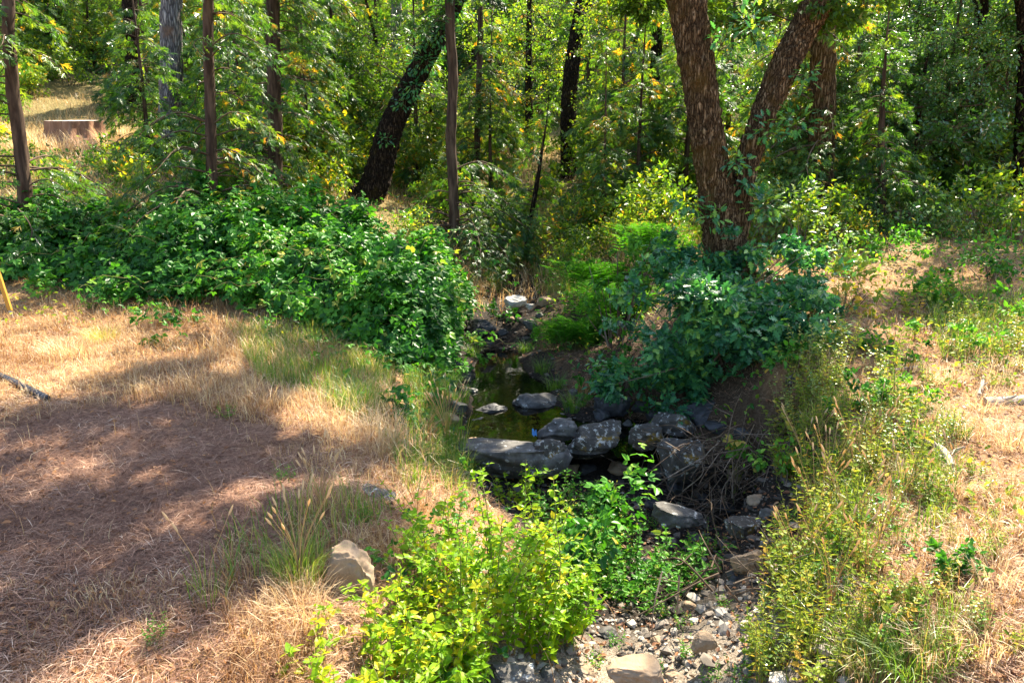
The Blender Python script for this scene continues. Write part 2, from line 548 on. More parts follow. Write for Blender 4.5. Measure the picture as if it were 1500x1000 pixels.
M['bark'] = surf_mat('oak_bark', [(0, (.016, .011, .007)), (.2, (.10, .060, .029)), (.6, (.24, .15, .075)), (1, (.31, .22, .13))], 14, (1, 1, .15), .95, 1.0, .05, 10, [(1.1, .52, .70, (.17, .10, .022)), (3.1, .6, .74, (.10, .10, .03))], .1, 27)
M['darkbark'] = surf_mat('dark_bark', [(0, (.008, .006, .005)), (.5, (.035, .022, .014)), (1, (.10, .07, .045))], 12, (1, 1, .2), .95, 1.0, .04, 8, [(1.8, .55, .72, (.08, .055, .012))], .1, 24)
M['cedarbark'] = surf_mat('cedar_bark', [(0, (.012, .008, .006)), (.42, (.045, .029, .021)), (.62, (.12, .08, .056)), (1, (.26, .19, .14))], 11, (1, 1, .14), .95, .9, .02, 8, None, .1)
M['pinebark'] = surf_mat('grey_pine_bark', [(0, (.05, .045, .045)), (.45, (.20, .18, .175)), (1, (.42, .38, .35))], 9, (1, 1, .14), .95, 1.0, .03, 8, [(1.5, .55, .7, (.2, .12, .08))], .1, 17)
M['twig'] = surf_mat('twig_bark', [(0, (.03, .02, .014)), (.5, (.11, .075, .05)), (1, (.36, .29, .22))], 12, (1, 1, .4), .9, .4, .005, 4, None, .15, tonew=.5)
M['stem'] = surf_mat('green_stem', [(0, (.08, .11, .025)), (.5, (.17, .17, .05)), (1, (.30, .22, .09))], 8, (1, 1, 1), .7, .2, .003, 3, None, .25, tonew=.6)
M['deadwood'] = surf_mat('weathered_wood', [(0, (.12, .09, .07)), (.5, (.34, .28, .22)), (1, (.62, .56, .48))], 9, (1, 1, .2), .9, .7, .012, 8, None, .15)
M['rockgrey'] = surf_mat('grey_rock', [(0, (.022, .02, .018)), (.42, (.065, .060, .054)), (.68, (.16, .15, .135)), (1, (.34, .31, .27))], 6, (1, 1, 1), .85, .8, .03, 10, [(3, .58, .72, (.26, .26, .24)), (1.6, .56, .7, (.07, .055, .035)), (14, .6, .64, (.4, .4, .37))], .3)
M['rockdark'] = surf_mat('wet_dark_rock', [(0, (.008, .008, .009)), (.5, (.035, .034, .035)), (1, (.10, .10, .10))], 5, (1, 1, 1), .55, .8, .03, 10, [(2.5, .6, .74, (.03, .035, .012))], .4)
M['rockmoss'] = surf_mat('mossy_rock', [(0, (.018, .016, .014)), (.5, (.07, .062, .052)), (1, (.24, .21, .165))], 7, (1, 1, 1), .9, .9, .03, 10, [(4.5, .55, .63, (.17, .105, .012)), (16, .56, .60, (.36, .35, .31))], .2)
M['rocktan'] = surf_mat('tan_rock', [(0, (.09, .06, .04)), (.5, (.28, .20, .13)), (1, (.50, .40, .29))], 6, (1, 1, 1), .9, .8, .02, 10, [(2.4, .56, .7, (.22, .12, .05))], .2)
M['rockpale'] = surf_mat('pale_rock', [(0, (.20, .18, .17)), (.5, (.42, .40, .37)), (1, (.62, .59, .55))], 6, (1, 1, 1), .88, .7, .02, 8, None, .25)
M['gravel'] = surf_mat('gravel_stone', [(0, (.045, .037, .03)), (.5, (.20, .17, .14)), (1, (.46, .41, .35))], 2, (1, 1, 1), .88, .5, .01, 6, None, .25, tonew=.9)
M['hose'] = surf_mat('black_plastic', [(0, (.012, .012, .014)), (1, (.03, .03, .034))], 20, (1, 1, 1), .4, .1, .002, 3, None, .5)
M['yellow'] = surf_mat('yellow_painted_wood', [(0, (.32, .15, .02)), (.5, (.46, .24, .03)), (1, (.52, .30, .05))], 9, (1, 1, .2), .55, .2, .003, 5, None, .4)
M['steel'] = surf_mat('dull_steel', [(0, (.25, .25, .26)), (1, (.5, .5, .52))], 20, (1, 1, 1), .4, .1, .002, 3, None, .6)
M['blue'] = surf_mat('blue_plastic', [(0, (.03, .16, .5)), (1, (.08, .3, .7))], 20, (1, 1, 1), .4, .1, .002, 3, None, .5)
M['stumptop'] = surf_mat('sawn_wood', [(0, (.22, .17, .14)), (.5, (.42, .36, .32)), (1, (.62, .56, .52))], 8, (1, 1, 1), .9, .3, .01, 6, None, .1)
M['stumpbark'] = surf_mat('stump_bark', [(0, (.06, .03, .02)), (.5, (.24, .13, .08)), (1, (.50, .34, .24))], 6, (1, 1, .25), .95, 1, .04, 8, None, .1)


# ------------------------------------------------------------------ ground
def ground_mat():
    m, nt, out = nodes('forest_floor')
    L = nt.links.new
    geo = N(nt, 'ShaderNodeNewGeometry')

    def noise(sc, det=8, ro=.62):
        n = N(nt, 'ShaderNodeTexNoise', Scale=sc, Detail=det, Roughness=ro, Distortion=.5)
        L(geo.outputs['Position'], n.inputs['Vector'])
        return n.outputs['Fac']

    def mixc(f, a, b):
        n = N(nt, 'ShaderNodeMix', data_type='RGBA')
        L(f, n.inputs['Factor'])
        L(a, n.inputs['A'])
        L(b, n.inputs['B'])
        return n.outputs['Result']

    def rmp(f, st):
        r = ramp(nt, st)
        L(f, r.inputs['Fac'])
        return r.outputs['Color']
    n1, n2, n3 = noise(26, 10, .7), noise(3.5), noise(90, 4)
    lit = rmp(n1, [(.25, (.06, .033, .024)), (.5, (.20, .115, .078)), (.75, (.42, .27, .18))])
    dry = rmp(n1, [(.25, (.10, .05, .022)), (.5, (.26, .15, .07)), (.75, (.46, .32, .17))])
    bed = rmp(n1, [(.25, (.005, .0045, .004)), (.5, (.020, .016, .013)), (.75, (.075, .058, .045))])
    gra = rmp(n3, [(.3, (.05, .038, .027)), (.5, (.20, .16, .12)), (.75, (.42, .36, .29))])
    far = rmp(n1, [(.3, (.04, .05, .015)), (.5, (.15, .12, .045)), (.7, (.38, .28, .14))])

    def attr(n):
        return N(nt, 'ShaderNodeAttribute', attribute_name=n).outputs['Fac']
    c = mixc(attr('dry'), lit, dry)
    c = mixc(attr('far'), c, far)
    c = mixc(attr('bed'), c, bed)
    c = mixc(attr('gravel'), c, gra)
    b = N(nt, 'ShaderNodeBsdfPrincipled', Roughness=.95)
    b.inputs['Specular IOR Level'].default_value = .1
    L(c, b.inputs['Base Color'])
    bp = N(nt, 'ShaderNodeBump', Strength=.7, Distance=.02)
    L(n1, bp.inputs['Height'])
    L(bp.outputs[0], b.inputs['Normal'])
    L(b.outputs[0], out.inputs['Surface'])
    return m


CREEK = np.array([(.9, -5), (.9, 2.2), (.75, 3.6), (1.1, 4.8), (1.5, 5.9), (.6, 7.0), (.0, 8), (-.15, 10), (-.28, 12), (.1, 14.7), (.35, 17)])
CREEKW = np.array([.9, .9, .95, .95, 1.1, 1.2, .95, .85, .7, .55, .3])


def creek_d(x, y):
    """signed: <0 inside the creek bed"""
    x, y = np.asarray(x, float), np.asarray(y, float)
    best = np.full(x.shape, 99.)
    for i in range(len(CREEK) - 1):
        a, b = CREEK[i], CREEK[i + 1]
        ab = b - a
        t = np.clip(((x - a[0]) * ab[0] + (y - a[1]) * ab[1]) / (ab @ ab), 0, 1)
        d = np.hypot(x - a[0] - ab[0] * t, y - a[1] - ab[1] * t) - (CREEKW[i] + (CREEKW[i + 1] - CREEKW[i]) * t)
        best = np.minimum(best, d)
    return best


def sstep(a, b, x):
    t = np.clip((x - a) / (b - a), 0, 1)
    return t * t * (3 - 2 * t)


def dry_mask(x, y):
    """0 = needle litter, 1 = dry grass"""
    u, v = proj(np.stack([x, y, hgt(x, y)], -1))
    right = x > 1.6
    n = fbm2(x, y, .8, 5.) * 130
    left = sstep(640, 560, v + n * .6) + sstep(880, 960, v - (u - 200) * -.25 + n * .3) * (y > 1) + sstep(360, 520, u + n) * (v > 560)
    return np.where(right, 1, np.clip(left, 0, 1))


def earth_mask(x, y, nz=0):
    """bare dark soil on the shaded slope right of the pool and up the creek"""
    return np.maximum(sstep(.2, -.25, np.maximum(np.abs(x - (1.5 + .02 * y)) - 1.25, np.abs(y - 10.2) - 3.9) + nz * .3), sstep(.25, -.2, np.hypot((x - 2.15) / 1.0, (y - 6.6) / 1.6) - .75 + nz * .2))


def build_ground():
    def axis(lo, hi, n, b, c):
        t = np.linspace(-1, 1, n)
        s = np.sinh(b * t) / math.sinh(b)
        return np.where(s < 0, c + s * (c - lo), c + s * (hi - c))
    xs = axis(-150, 150, 420, 5.2, .3)
    ys = axis(-60, 170, 440, 4.6, 6.5)
    X, Yg = np.meshgrid(xs, ys)
    Z = hgt(X, Yg)
    cd = creek_d(X, Yg)
    Z += np.where(cd < .3, .035 * fbm2(X, Yg, 7, 3., 3), 0)
    nx, ny = len(xs), len(ys)
    i = np.arange(ny - 1)[:, None] * nx + np.arange(nx - 1)[None]
    f = np.stack([i, i + 1, i + nx + 1, i + nx], -1).reshape(-1, 4)
    mb = MB()
    mb.add(np.stack([X, Yg, Z], -1).reshape(-1, 3), f, .5, True)
    o = mb.build('ground', ground_mat())
    tag(o, 'brown leaf and needle covered ground with a creek channel', None, None, 'structure')
    x, y = X.ravel(), Yg.ravel()
    nz = fbm2(x, y, 1.5, 8.)
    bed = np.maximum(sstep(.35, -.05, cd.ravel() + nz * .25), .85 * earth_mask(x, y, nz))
    grav = sstep(4.6, 3.9, y + nz * .6) * sstep(.05, -.25, cd.ravel() + nz * .2)
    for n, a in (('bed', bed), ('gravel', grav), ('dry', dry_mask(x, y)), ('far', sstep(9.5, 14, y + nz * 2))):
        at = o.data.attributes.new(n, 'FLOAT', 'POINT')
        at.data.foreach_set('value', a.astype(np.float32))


def build_water():
    m, nt, out = nodes('pool_water')
    L = nt.links.new
    b = N(nt, 'ShaderNodeBsdfPrincipled', Roughness=.03, IOR=1.33)
    b.inputs['Base Color'].default_value = (.003, .0028, .001, 1)
    tc = N(nt, 'ShaderNodeNewGeometry')
    nz = N(nt, 'ShaderNodeTexNoise', Scale=5, Detail=3)
    L(tc.outputs['Position'], nz.inputs['Vector'])
    bp = N(nt, 'ShaderNodeBump', Strength=.12, Distance=.03)
    L(nz.outputs['Fac'], bp.inputs['Height'])
    L(bp.outputs[0], b.inputs['Normal'])
    L(b.outputs[0], out.inputs['Surface'])
    mb = MB()
    xs, ys = np.linspace(-1.5, 1.8, 20), np.linspace(6.9, 12.6, 30)
    X, Yg = np.meshgrid(xs, ys)
    i = np.arange(29)[:, None] * 20 + np.arange(19)[None]
    mb.add(np.stack([X, Yg, np.full(X.shape, -.74)], -1).reshape(-1, 3), np.stack([i, i + 1, i + 21, i + 20], -1).reshape(-1, 4), .5, True)
    tag(mb.build('water', m), 'still dark pool of creek water with olive reflections', None, None, 'structure')


# ------------------------------------------------------------------ rocks
def ico(sub):
    import bmesh
    bm = bmesh.new()
    bmesh.ops.create_icosphere(bm, subdivisions=sub, radius=1)
    v = np.array([p.co[:] for p in bm.verts])
    f = np.array([[q.index for q in p.verts] for p in bm.faces])
    bm.free()
    return v, f


ICO5, ICO2, ICO1 = ico(5), ico(2), ico(1)


def rock_verts(dim, seed, base=ICO5, flat=.0, ang=.0, box=.72):
    v, f = base
    v0 = v
    v = np.sign(v) * np.abs(v) ** box
    v = v / np.abs(v).max() * 1.0
    r = np.random.default_rng(seed)
    p = v.copy()
    for _ in range(9):                       # cut facets
        n = rdir(1, r)[0]
        d = r.uniform(.55, .9)
        s = p @ n - d
        p = np.where((s > 0)[:, None], p - n * (s * .85)[:, None], p)
    p *= (1 + .24 * fbm(v0 * 1.5 + seed, 4) + .10 * fbm(v0 * 4 + seed, 5) - .05 * np.abs(perlin(v0 * 3.1 + seed)))[:, None]
    if flat: p[:, 2] = np.where(p[:, 2] > flat, flat + (p[:, 2] - flat) * .15, p[:, 2])
    p = p * np.array(dim)
    c, s = math.cos(ang), math.sin(ang)
    return np.stack([p[:, 0] * c - p[:, 1] * s, p[:, 0] * s + p[:, 1] * c, p[:, 2]], -1), f


def rock(name, label, u, v, Y, wpx, hpx, mat, seed, depth=.8, flat=0, ang=0., z=None, cat='rock', group=None, tilt=0.):
    """rock whose middle sits at the photo pixel (u, v) at depth Y"""
    c = P(u, v, Y)
    s = Y / 1000
    dim = (wpx * s / 2 * 1.12, wpx * s / 2 * depth, max(hpx * s / 2, .02) * 1.15)
    mb = MB()
    p, f = rock_verts(dim, seed, ICO5 if wpx > 35 else (ICO5[0], ICO5[1]), flat, ang)
    if tilt:
        p = np.stack([p[:, 0] * math.cos(tilt) + p[:, 2] * math.sin(tilt), p[:, 1], -p[:, 0] * math.sin(tilt) + p[:, 2] * math.cos(tilt)], -1)
    mb.add(p, f, .5, True)
    o = mb.build(name, M[mat])
    o.location = c - np.array([0, 0, .12 * dim[2]])
    return tag(o, label, cat, group)


def build_rocks():
    rock('boulder', 'rounded grey boulder standing in the dark pool', 792, 594, 8.9, 74, 44, 'rockgrey', 3, .8)
    rock('rock_slab', 'long flat grey rock slab damming the front of the pool', 742, 664, 6.9, 175, 66, 'rockgrey', 8, .4, .5)
    rock('boulder', 'brown-ended stone wedged against the right end of the long slab', 803, 664, 6.8, 50, 46, 'rockmoss', 12, .6)
    rock('boulder', 'grey egg shaped stone between the long slab and the curved mossy boulder', 818, 630, 7.3, 56, 36, 'rockgrey', 21, .8)
    rock('boulder', 'long curved grey boulder with pale lichen in the middle of the rock dam', 872, 640, 7.2, 88, 42, 'rockmoss', 33, .6, 0, .2, tilt=-.15)
    rock('boulder', 'upright mottled boulder right of the curved lichen boulder', 945, 640, 7.1, 46, 48, 'rockmoss', 45, .8)
    rock('boulder', 'large mossy boulder with yellow-brown moss above the dry gully', 996, 668, 6.7, 84, 56, 'rockmoss', 52, .8, 0, .3, tilt=-.25)
    rock('boulder', 'mossy stone behind the large yellow-brown moss boulder', 985, 618, 7.4, 56, 38, 'rockmoss', 57, .8)
    rock('boulder', 'dark shaded boulder under the overhanging oak sapling', 1035, 605, 7.6, 70, 46, 'rockdark', 59, .8)
    rock('boulder', 'black wet boulder at the left edge of the pool', 668, 547, 10.1, 46, 40, 'rockdark', 61, .8)
    rock('rock', 'low black rock in front of the wet boulder at the pool edge', 645, 556, 9.6, 38, 22, 'rockdark', 66, .9)
    rock('rock', 'flat blue-grey rock below the black wet boulder', 648, 574, 9.2, 44, 18, 'rockgrey', 69, .9, .5)
    rock('rock', 'dark rock breaking the water left of the grey pool boulder', 722, 600, 8.6, 52, 18, 'rockdark', 71, .7)
    rock('rock', 'dark stone half sunk beside the right foot of the pool boulder', 845, 607, 8.4, 36, 24, 'rockdark', 73, .8)
    rock('rock', 'small dark stone under the leaves right of the pool', 895, 590, 8.3, 50, 32, 'rockdark', 74, .8)
    rock('rock', 'pale sunlit boulder upstream where the creek enters', 756, 441, 13.6, 30, 17, 'rockpale', 76, .8)
    rock('rock', 'small pale stone touching the sunlit boulder upstream', 776, 448, 13.3, 13, 9, 'rockpale', 77, .8)
    rock('rock', 'grey stone in shade downstream of the pale upstream boulder', 777, 474, 12.6, 22, 14, 'rockgrey', 78, .8)
    rock('rock', 'dark rock under the brambles at the head of the pool', 706, 480, 12.4, 44, 28, 'rockdark', 79, .8)
    rock('rock', 'brown rock at the left head of the pool below the dark rock', 655, 505, 11.2, 40, 28, 'rockdark', 80, .8)
    rock('rock', 'brown stone on the far right bank of the creek head', 800, 440, 13.8, 26, 14, 'rocktan', 81, .8)
    rock('rock', 'flat blue-grey rock buried in dry grass of the left bank', 527, 719, 4.7, 92, 36, 'rockgrey', 83, .7, .4, 0, tilt=.12)
    rock('boulder', 'tan boulder with rough shaded side beside the lime-green shrub', 508, 846, 3.45, 84, 118, 'rocktan', 86, .8)
    rock('rock', 'pale tan flat rock at the bottom edge of the dry grass', 366, 996, 2.85, 78, 40, 'rocktan', 88, .8, .4)
    rock('rock', 'pale grey rock lying beside the end of the black hose', 100, 584, 7.2, 46, 14, 'rockgrey', 91, .7)
    rock('rock_slab', 'flat dark slab tilted in the shaded gully', 1000, 752, 5.6, 90, 34, 'rockgrey', 93, .6, .4, .3, tilt=.25)
    rock('rock', 'moss-brown stone at the right edge of the shaded gully', 1090, 770, 5.3, 58, 30, 'rockmoss', 95, .8)
    rock('rock', 'orange-brown crumbly stone below the gully', 1098, 822, 4.6, 52, 42, 'rocktan', 97, .8)
    rock('rock', 'brown angular stone on the sunny gravel', 1030, 936, 3.7, 40, 30, 'rocktan', 99, .8)
    rock('rock', 'wide low brown rock sunk in gravel at the bottom of the creek', 925, 978, 3.35, 90, 34, 'rocktan', 101, .8)
    rock('rock', 'pale tan stone at the foot of the lime-green shrub', 745, 985, 3.3, 80, 32, 'rockgrey', 103, .8)
    rock('rock', 'purple-grey rock in weeds on the right bank', 1384, 876, 3.5, 52, 36, 'rockgrey', 105, .8)
    rock('rock', 'thin flat grey stone behind the purple-grey rock', 1345, 848, 3.7, 46, 18, 'rockgrey', 107, .8)
    rock('rock', 'orange mossy rock under the right edge of the oak sapling', 1162, 562, 6.9, 26, 34, 'rockmoss', 109, .8)
    k = 0
    for (u, v, w) in [(1020, 790, 26), (1060, 800, 22), (1130, 800, 30), (985, 800, 24), (1065, 745, 26), (1110, 735, 30), (1030, 730, 20), (990, 715, 30), (1125, 755, 24), (960, 740, 26), (1075, 850, 28), (905, 690, 30), (860, 690, 26),
                      (960, 940, 22), (1080, 985, 30), (985, 990, 26), (1065, 910, 24), (860, 985, 30), (890, 930, 28), (1010, 890, 24), (800, 990, 34), (1120, 860, 26),
                      (715, 505, 20), (690, 495, 18), (735, 490, 18), (748, 468, 14), (790, 463, 14), (812, 470, 14), (770, 500, 16), (690, 650, 24), (640, 640, 26), (765, 470, 12), (840, 575, 18), (940, 600, 26), (1090, 640, 34), (1075, 700, 30), (850, 668, 30), (905, 660, 34), (920, 625, 26), (965, 690, 36), (1010, 700, 30), (835, 690, 28), (880, 610, 28), (800, 615, 20), (700, 620, 26), (672, 600, 30), (690, 575, 20), (660, 615, 28), (960, 612, 30), (1050, 630, 34)]:
        g = G(u, v)
        k += 1
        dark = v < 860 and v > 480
        s = g[1] / 1000
        mb = MB()
        p, f = rock_verts((w * s * .56, w * s * .45, w * s * .36), 200 + k, ico(4), 0, k)
        mb.add(p, f, .5, True)
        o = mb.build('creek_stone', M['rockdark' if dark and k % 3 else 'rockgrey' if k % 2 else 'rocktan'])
        o.location = (g[0], g[1], g[2] + w * s * .1)
        tag(o, 'loose stone in the creek bed among the gravel', 'stone', 'loose stones in the creek bed')
    # gravel
    mb = MB()
    rng = np.random.default_rng(5)
    n = 42000
    x, y = rng.uniform(-1.2, 2.9, n), rng.uniform(2.3, 15.5, n) ** 1
    y = 2.3 + (y - 2.3) ** 1.25 / 13.2 ** .25
    cd = creek_d(x, y) + .3 * fbm2(x, y, 1.4, 21.)
    k = (cd < .12) & (rng.random(n) < np.where(y < 4.7, .75, np.where(y < 7, .4, .12)))
    x, y = x[k], y[k]
    z = hgt(x, y)
    ok = (z > -.9) | (y < 7.0)
    x, y, z = x[ok], y[ok], z[ok]
    v, f = ICO1
    m = len(x)
    s = np.exp(rng.normal(math.log(.010), .66, m))
    s = np.clip(s, .004, .06)
    d = (1 + .28 * rng.normal(size=(m, len(v), 1)).clip(-1, 1)) * v[None]
    sc = np.stack([s * rng.uniform(.8, 1.5, m), s * rng.uniform(.8, 1.2, m), s * rng.uniform(.4, .8, m)], -1)
    a = rng.uniform(0, 6.28, m)
    w = d * sc[:, None]
    w = np.stack([w[..., 0] * np.cos(a)[:, None] - w[..., 1] * np.sin(a)[:, None], w[..., 0] * np.sin(a)[:, None] + w[..., 1] * np.cos(a)[:, None], w[..., 2]], -1)
    w += np.stack([x, y, z + s * .25], -1)[:, None]
    ff = (f[None] + (np.arange(m) * len(v))[:, None, None]).reshape(-1, 3)
    tone = np.repeat(np.clip(rng.normal(.5, .25, m) - (y > 4.4) * .38, 0, 1), len(f))
    mb.add(w.reshape(-1, 3), ff, tone)
    tag(mb.build('gravel', M['gravel']), 'grey and tan gravel along the creek bed', None, None, 'stuff')


# ------------------------------------------------------------------ grass
def blades(mb, base, h, w, lean, tone, segs=3, rng=RNG, az=None):
    n = len(base)
    az = rng.uniform(0, 2 * np.pi, n) if az is None else az
    dx, dy = np.cos(az), np.sin(az)
    px, py = -dy, dx
    tw = rng.uniform(-.8, .8, n)
    px, py = px * np.cos(tw) - dx * np.sin(tw), py * np.cos(tw) - dy * np.sin(tw)
    V = []
    for i in range(segs + 1):
        t = i / segs
        th = lean * (t ** 1.3)
        r = h * t
        # curved blade: integrate approx
        out = r * np.sin(th * .75)
        up = r * np.cos(th * .75)
        c = base + np.stack([dx * out, dy * out, up], -1)
        ww = w * (1 - t) ** .8 * .5
        off = np.stack([px * ww, py * ww, 0 * ww], -1)
        if i < segs:
            V += [c - off, c + off]
        else:
            V += [c]
    V = np.stack(V, 1)
    k = V.shape[1]
    f = []
    for i in range(segs - 1):
        f += [(2 * i, 2 * i + 1, 2 * i + 3), (2 * i, 2 * i + 3, 2 * i + 2)]
    f += [(2 * segs - 2, 2 * segs - 1, 2 * segs)]
    f = np.array(f)
    ff = (f[None] + (np.arange(n) * k)[:, None, None]).reshape(-1, 3)
    mb.add(V.reshape(-1, 3), ff, np.repeat(tone, len(f)))


def sample_ground(n, x0, x1, y0, y1, rng, power=1.):
    """points in the camera's fan, density falling with distance"""
    y = y0 + (y1 - y0) * rng.random(n) ** power
    half = .80 * y + .4
    x = rng.uniform(-1, 1, n) * half
    k = (x > x0) & (x < x1)
    x, y = x[k], y[k]
    return x, y


def build_grass():
    rng = np.random.default_rng(21)
    # flat needle and straw litter
    mb = MB()
    x, y = sample_ground(430000, -9, 9, 2.4, 12, rng, 1.35)
    cd = creek_d(x, y)
    z = hgt(x, y)
    d = dry_mask(x, y)
    k = (cd > rng.uniform(0, .5, len(x))) & (rng.random(len(x)) < np.where(x > 1.6, .45, 1 - .35 * d))
    x, y, z, d = x[k], y[k], z[k], d[k]
    n = len(x)
    a = rng.uniform(0, 6.28, n) + 1.2 * fbm2(x, y, 2., 31.)
    dr = np.stack([np.cos(a), np.sin(a), rng.normal(.03, .22, n)], -1)
    nor = nrm(np.stack([rng.normal(0, .4, n), rng.normal(0, .4, n), np.ones(n)], -1))
    tone = np.clip(rng.normal(.46, .2, n) + .3 * fbm2(x, y, 1.6, 33.) + .2 * d, 0, 1)
    ln = rng.uniform(.03, .125, n)
    V, F = T([(0, .012, 0), (.5, .014, .09), (1, 0, 0), (.5, -.014, .09), (0, -.012, 0)], [(0, 4, 3), (0, 3, 1), (1, 3, 2)])
    scatter(mb, (V, F), np.stack([x, y, z + rng.uniform(.002, .02, n)], -1), dr, nor, ln, tone)
    tag(mb.build('needle_litter', M['litter']), 'fallen pine needles and straw on the flat left ground', None, None, 'stuff')

    # dry grass
    mb = MB()
    x, y = sample_ground(300000, -12, 13, 2.4, 16, rng, 1.3)
    z = hgt(x, y)
    u, v = proj(np.stack([x, y, z], -1))
    cd = creek_d(x, y)
    d = dry_mask(x, y)
    n1 = fbm2(x, y, 1.3, 41.)
    dens = np.where(x > 1.6, .22 + .75 * n1, np.clip(d * (.75 + .8 * n1), .012, 1))
    dens = np.where(inpoly(u, v, [(-50, 455), (330, 440), (560, 520), (600, 600), (450, 640), (200, 580), (-50, 560)]), .95, dens)
    dens = np.where(inpoly(u, v, [(260, 1100), (330, 800), (480, 740), (650, 680), (660, 760), (540, 900), (430, 1100)]), 1.0, dens)
    dens = dens * np.where(y > 10.5, .35, 1)
    dens = np.where((u > 470) & (u < 590) & (v > 705) & (v < 775), .12, dens)
    dens = np.where((u > 478) & (u < 575) & (v > 835) & (v < 990), .08, dens)
    dens = np.where((u > 590) & (u < 720) & (v > 500) & (v < 700), .25 * dens, dens)
    dens = dens * (1 - earth_mask(x, y, n1)) * np.clip(.75 + 1.5 * fbm2(x, y, 4.5, 46., 2), .1, 1.3)
    dens = np.where((x < 1) & (v > 850) & (u < 330), .4, dens)
    k = (cd > .1 + .25 * n1) & (rng.random(len(x)) < dens)
    x, y, z, n1, u, v = x[k], y[k], z[k], n1[k], u[k], v[k]
    n = len(x)
    h = rng.uniform(.05, .22, n) * (1 + 1.1 * n1)
    h = np.where((v > 840) & (u < 330), h * .5, h)
    h *= np.where(inpoly(u, v, [(200, 440), (560, 520), (640, 700), (450, 650), (180, 590)]), 1.45, 1)
    tone = np.clip(rng.normal(.5, .2, n) + .5 * fbm2(x, y, .9, 44.) + .3 * fbm2(x, y, 4., 45.), 0, 1)
    blades(mb, np.stack([x, y, z - .01], -1), np.clip(h, .04, .5), rng.uniform(.0025, .006, n) * (1 + y * .06), rng.uniform(.2, 2.4, n), tone, 3, rng)
    xb, yb = sample_ground(150000, -30, 26, 13, 32, rng, 1.2)
    nb = fbm2(xb, yb, .35, 47.)
    kb = rng.random(len(xb)) < .45 + .8 * nb
    xb, yb, nb = xb[kb], yb[kb], nb[kb]
    m = len(xb)
    blades(mb, np.stack([xb, yb, hgt(xb, yb) - .02], -1), rng.uniform(.12, .55, m) * (1 + nb), rng.uniform(.008, .018, m), rng.uniform(.2, 1.8, m), np.clip(rng.normal(.6, .2, m) + .3 * nb, 0, 1), 3, rng)
    tag(mb.build('dry_grass', M['dry']), 'straw-coloured dry grass over both creek banks', None, None, 'stuff')

    # fallen leaves
    mb = MB()
    x, y = sample_ground(60000, -16, 15, 2.3, 24, rng, 1.5)
    nn = fbm2(x, y, .9, 71.)
    k = rng.random(len(x)) < np.where(x > 1.2, .5, .34) + .6 * nn
    x, y = x[k], y[k]
    z = hgt(x, y)
    k = (z > -.74) | (y < 6.9)
    x, y, z = x[k], y[k], z[k]
    n = len(x)
    a = rng.uniform(0, 6.28, n)
    scatter(mb, L_OVATE, np.stack([x, y, z + rng.uniform(.004, .03, n)], -1), np.stack([np.cos(a), np.sin(a), rng.normal(.1, .35, n)], -1), rdir(n, rng) * .45 + [0, 0, 1], rng.uniform(.012, .05, n) * (1 + .04 * y), np.clip(rng.normal(.45, .22, n), 0, 1))
    tag(mb.build('fallen_leaves', M['deadleaf']), 'brown fallen leaves over the ground and creek bed', None, None, 'stuff')
    # low mixed herbs
    for nm, lab, mt, cnt, seed in (('low_herbs', 'low green herbs spread through the grass', 'weed', 52000, 73), ('ground_cover', 'dark green ground cover along the creek and on the slopes', 'bramble', 60000, 75)):
        mb = MB()
        x, y = sample_ground(cnt, -14, 14, 2.3, 22, rng, 1.25)
        z = hgt(x, y)
        u, v = proj(np.stack([x, y, z], -1))
        nn = fbm2(x, y, 1.1, seed) + .6 * fbm2(x, y, 3.5, seed + 1)
        cd = creek_d(x, y)
        if nm == 'low_herbs':
            base = np.where(inpoly(u, v, [(1090, 1010), (1130, 650), (1190, 470), (1330, 500), (1440, 640), (1380, 800), (1400, 1010)]), .3, np.where(x > 1.7, .22, -.12)) + 1.0 * nn
            base = np.where(y > 12, .1 + .7 * nn, base)
        else:
            base = np.where((y > 12) | (x > 4) & (y > 10.5), .35, np.where(np.abs(cd - .25) < .4, .18, -.35)) + .7 * nn - (u > 1150) * (v > 400) * .3
        k = (rng.random(len(x)) < base) & (cd > -.1) & ~((x < -.9) & (y < 8))
        x, y, z, nn = x[k], y[k], z[k], nn[k]
        n = len(x)
        hh = rng.random(n) ** 1.3 * np.clip(.16 + .16 * nn, .05, .4) * (1 + .03 * y)
        scatter(mb, L_OVATE if nm == 'low_herbs' else L_BRAMBLE, np.stack([x, y, z + hh], -1), nrm(rdir(n, rng) + [0, 0, .35]), rdir(n, rng) * .6 + [0, 0, 1], rng.uniform(.025, .06, n) * (1 + .05 * y) * (1 if nm == 'low_herbs' else 1.4), np.clip(rng.normal(.45, .2, n) + .25 * nn, 0, 1))
        tag(mb.build(nm, M[mt]), lab, None, None, 'stuff')

    # green grass and sedge
    mb = MB()
    polys = [([(330, 480), (480, 490), (580, 560), (560, 640), (480, 600), (380, 560)], 5200, .14, .34),
             ([(590, 560), (690, 560), (700, 700), (600, 690)], 2600, .16, .38), ([(560, 640), (700, 650), (690, 730), (590, 720)], 2200, .1, .28),
             ([(330, 790), (460, 720), (600, 740), (500, 800), (440, 850), (340, 860)], 600, .14, .34),
             ([(1150, 620), (1300, 560), (1420, 640), (1380, 800), (1200, 800)], 1800, .12, .3), ([(1220, 900), (1400, 900), (1400, 1010), (1240, 1010)], 1300, .12, .3),
             ([(1350, 430), (1500, 430), (1500, 520), (1380, 530)], 2500, .15, .35), ([(700, 370), (900, 370), (860, 430), (720, 430)], 4000, .15, .4), ([(680, 290), (880, 290), (860, 370), (690, 380)], 6000, .15, .5),
             ([(1180, 760), (1260, 720), (1280, 900), (1160, 980)], 1200, .12, .34)]
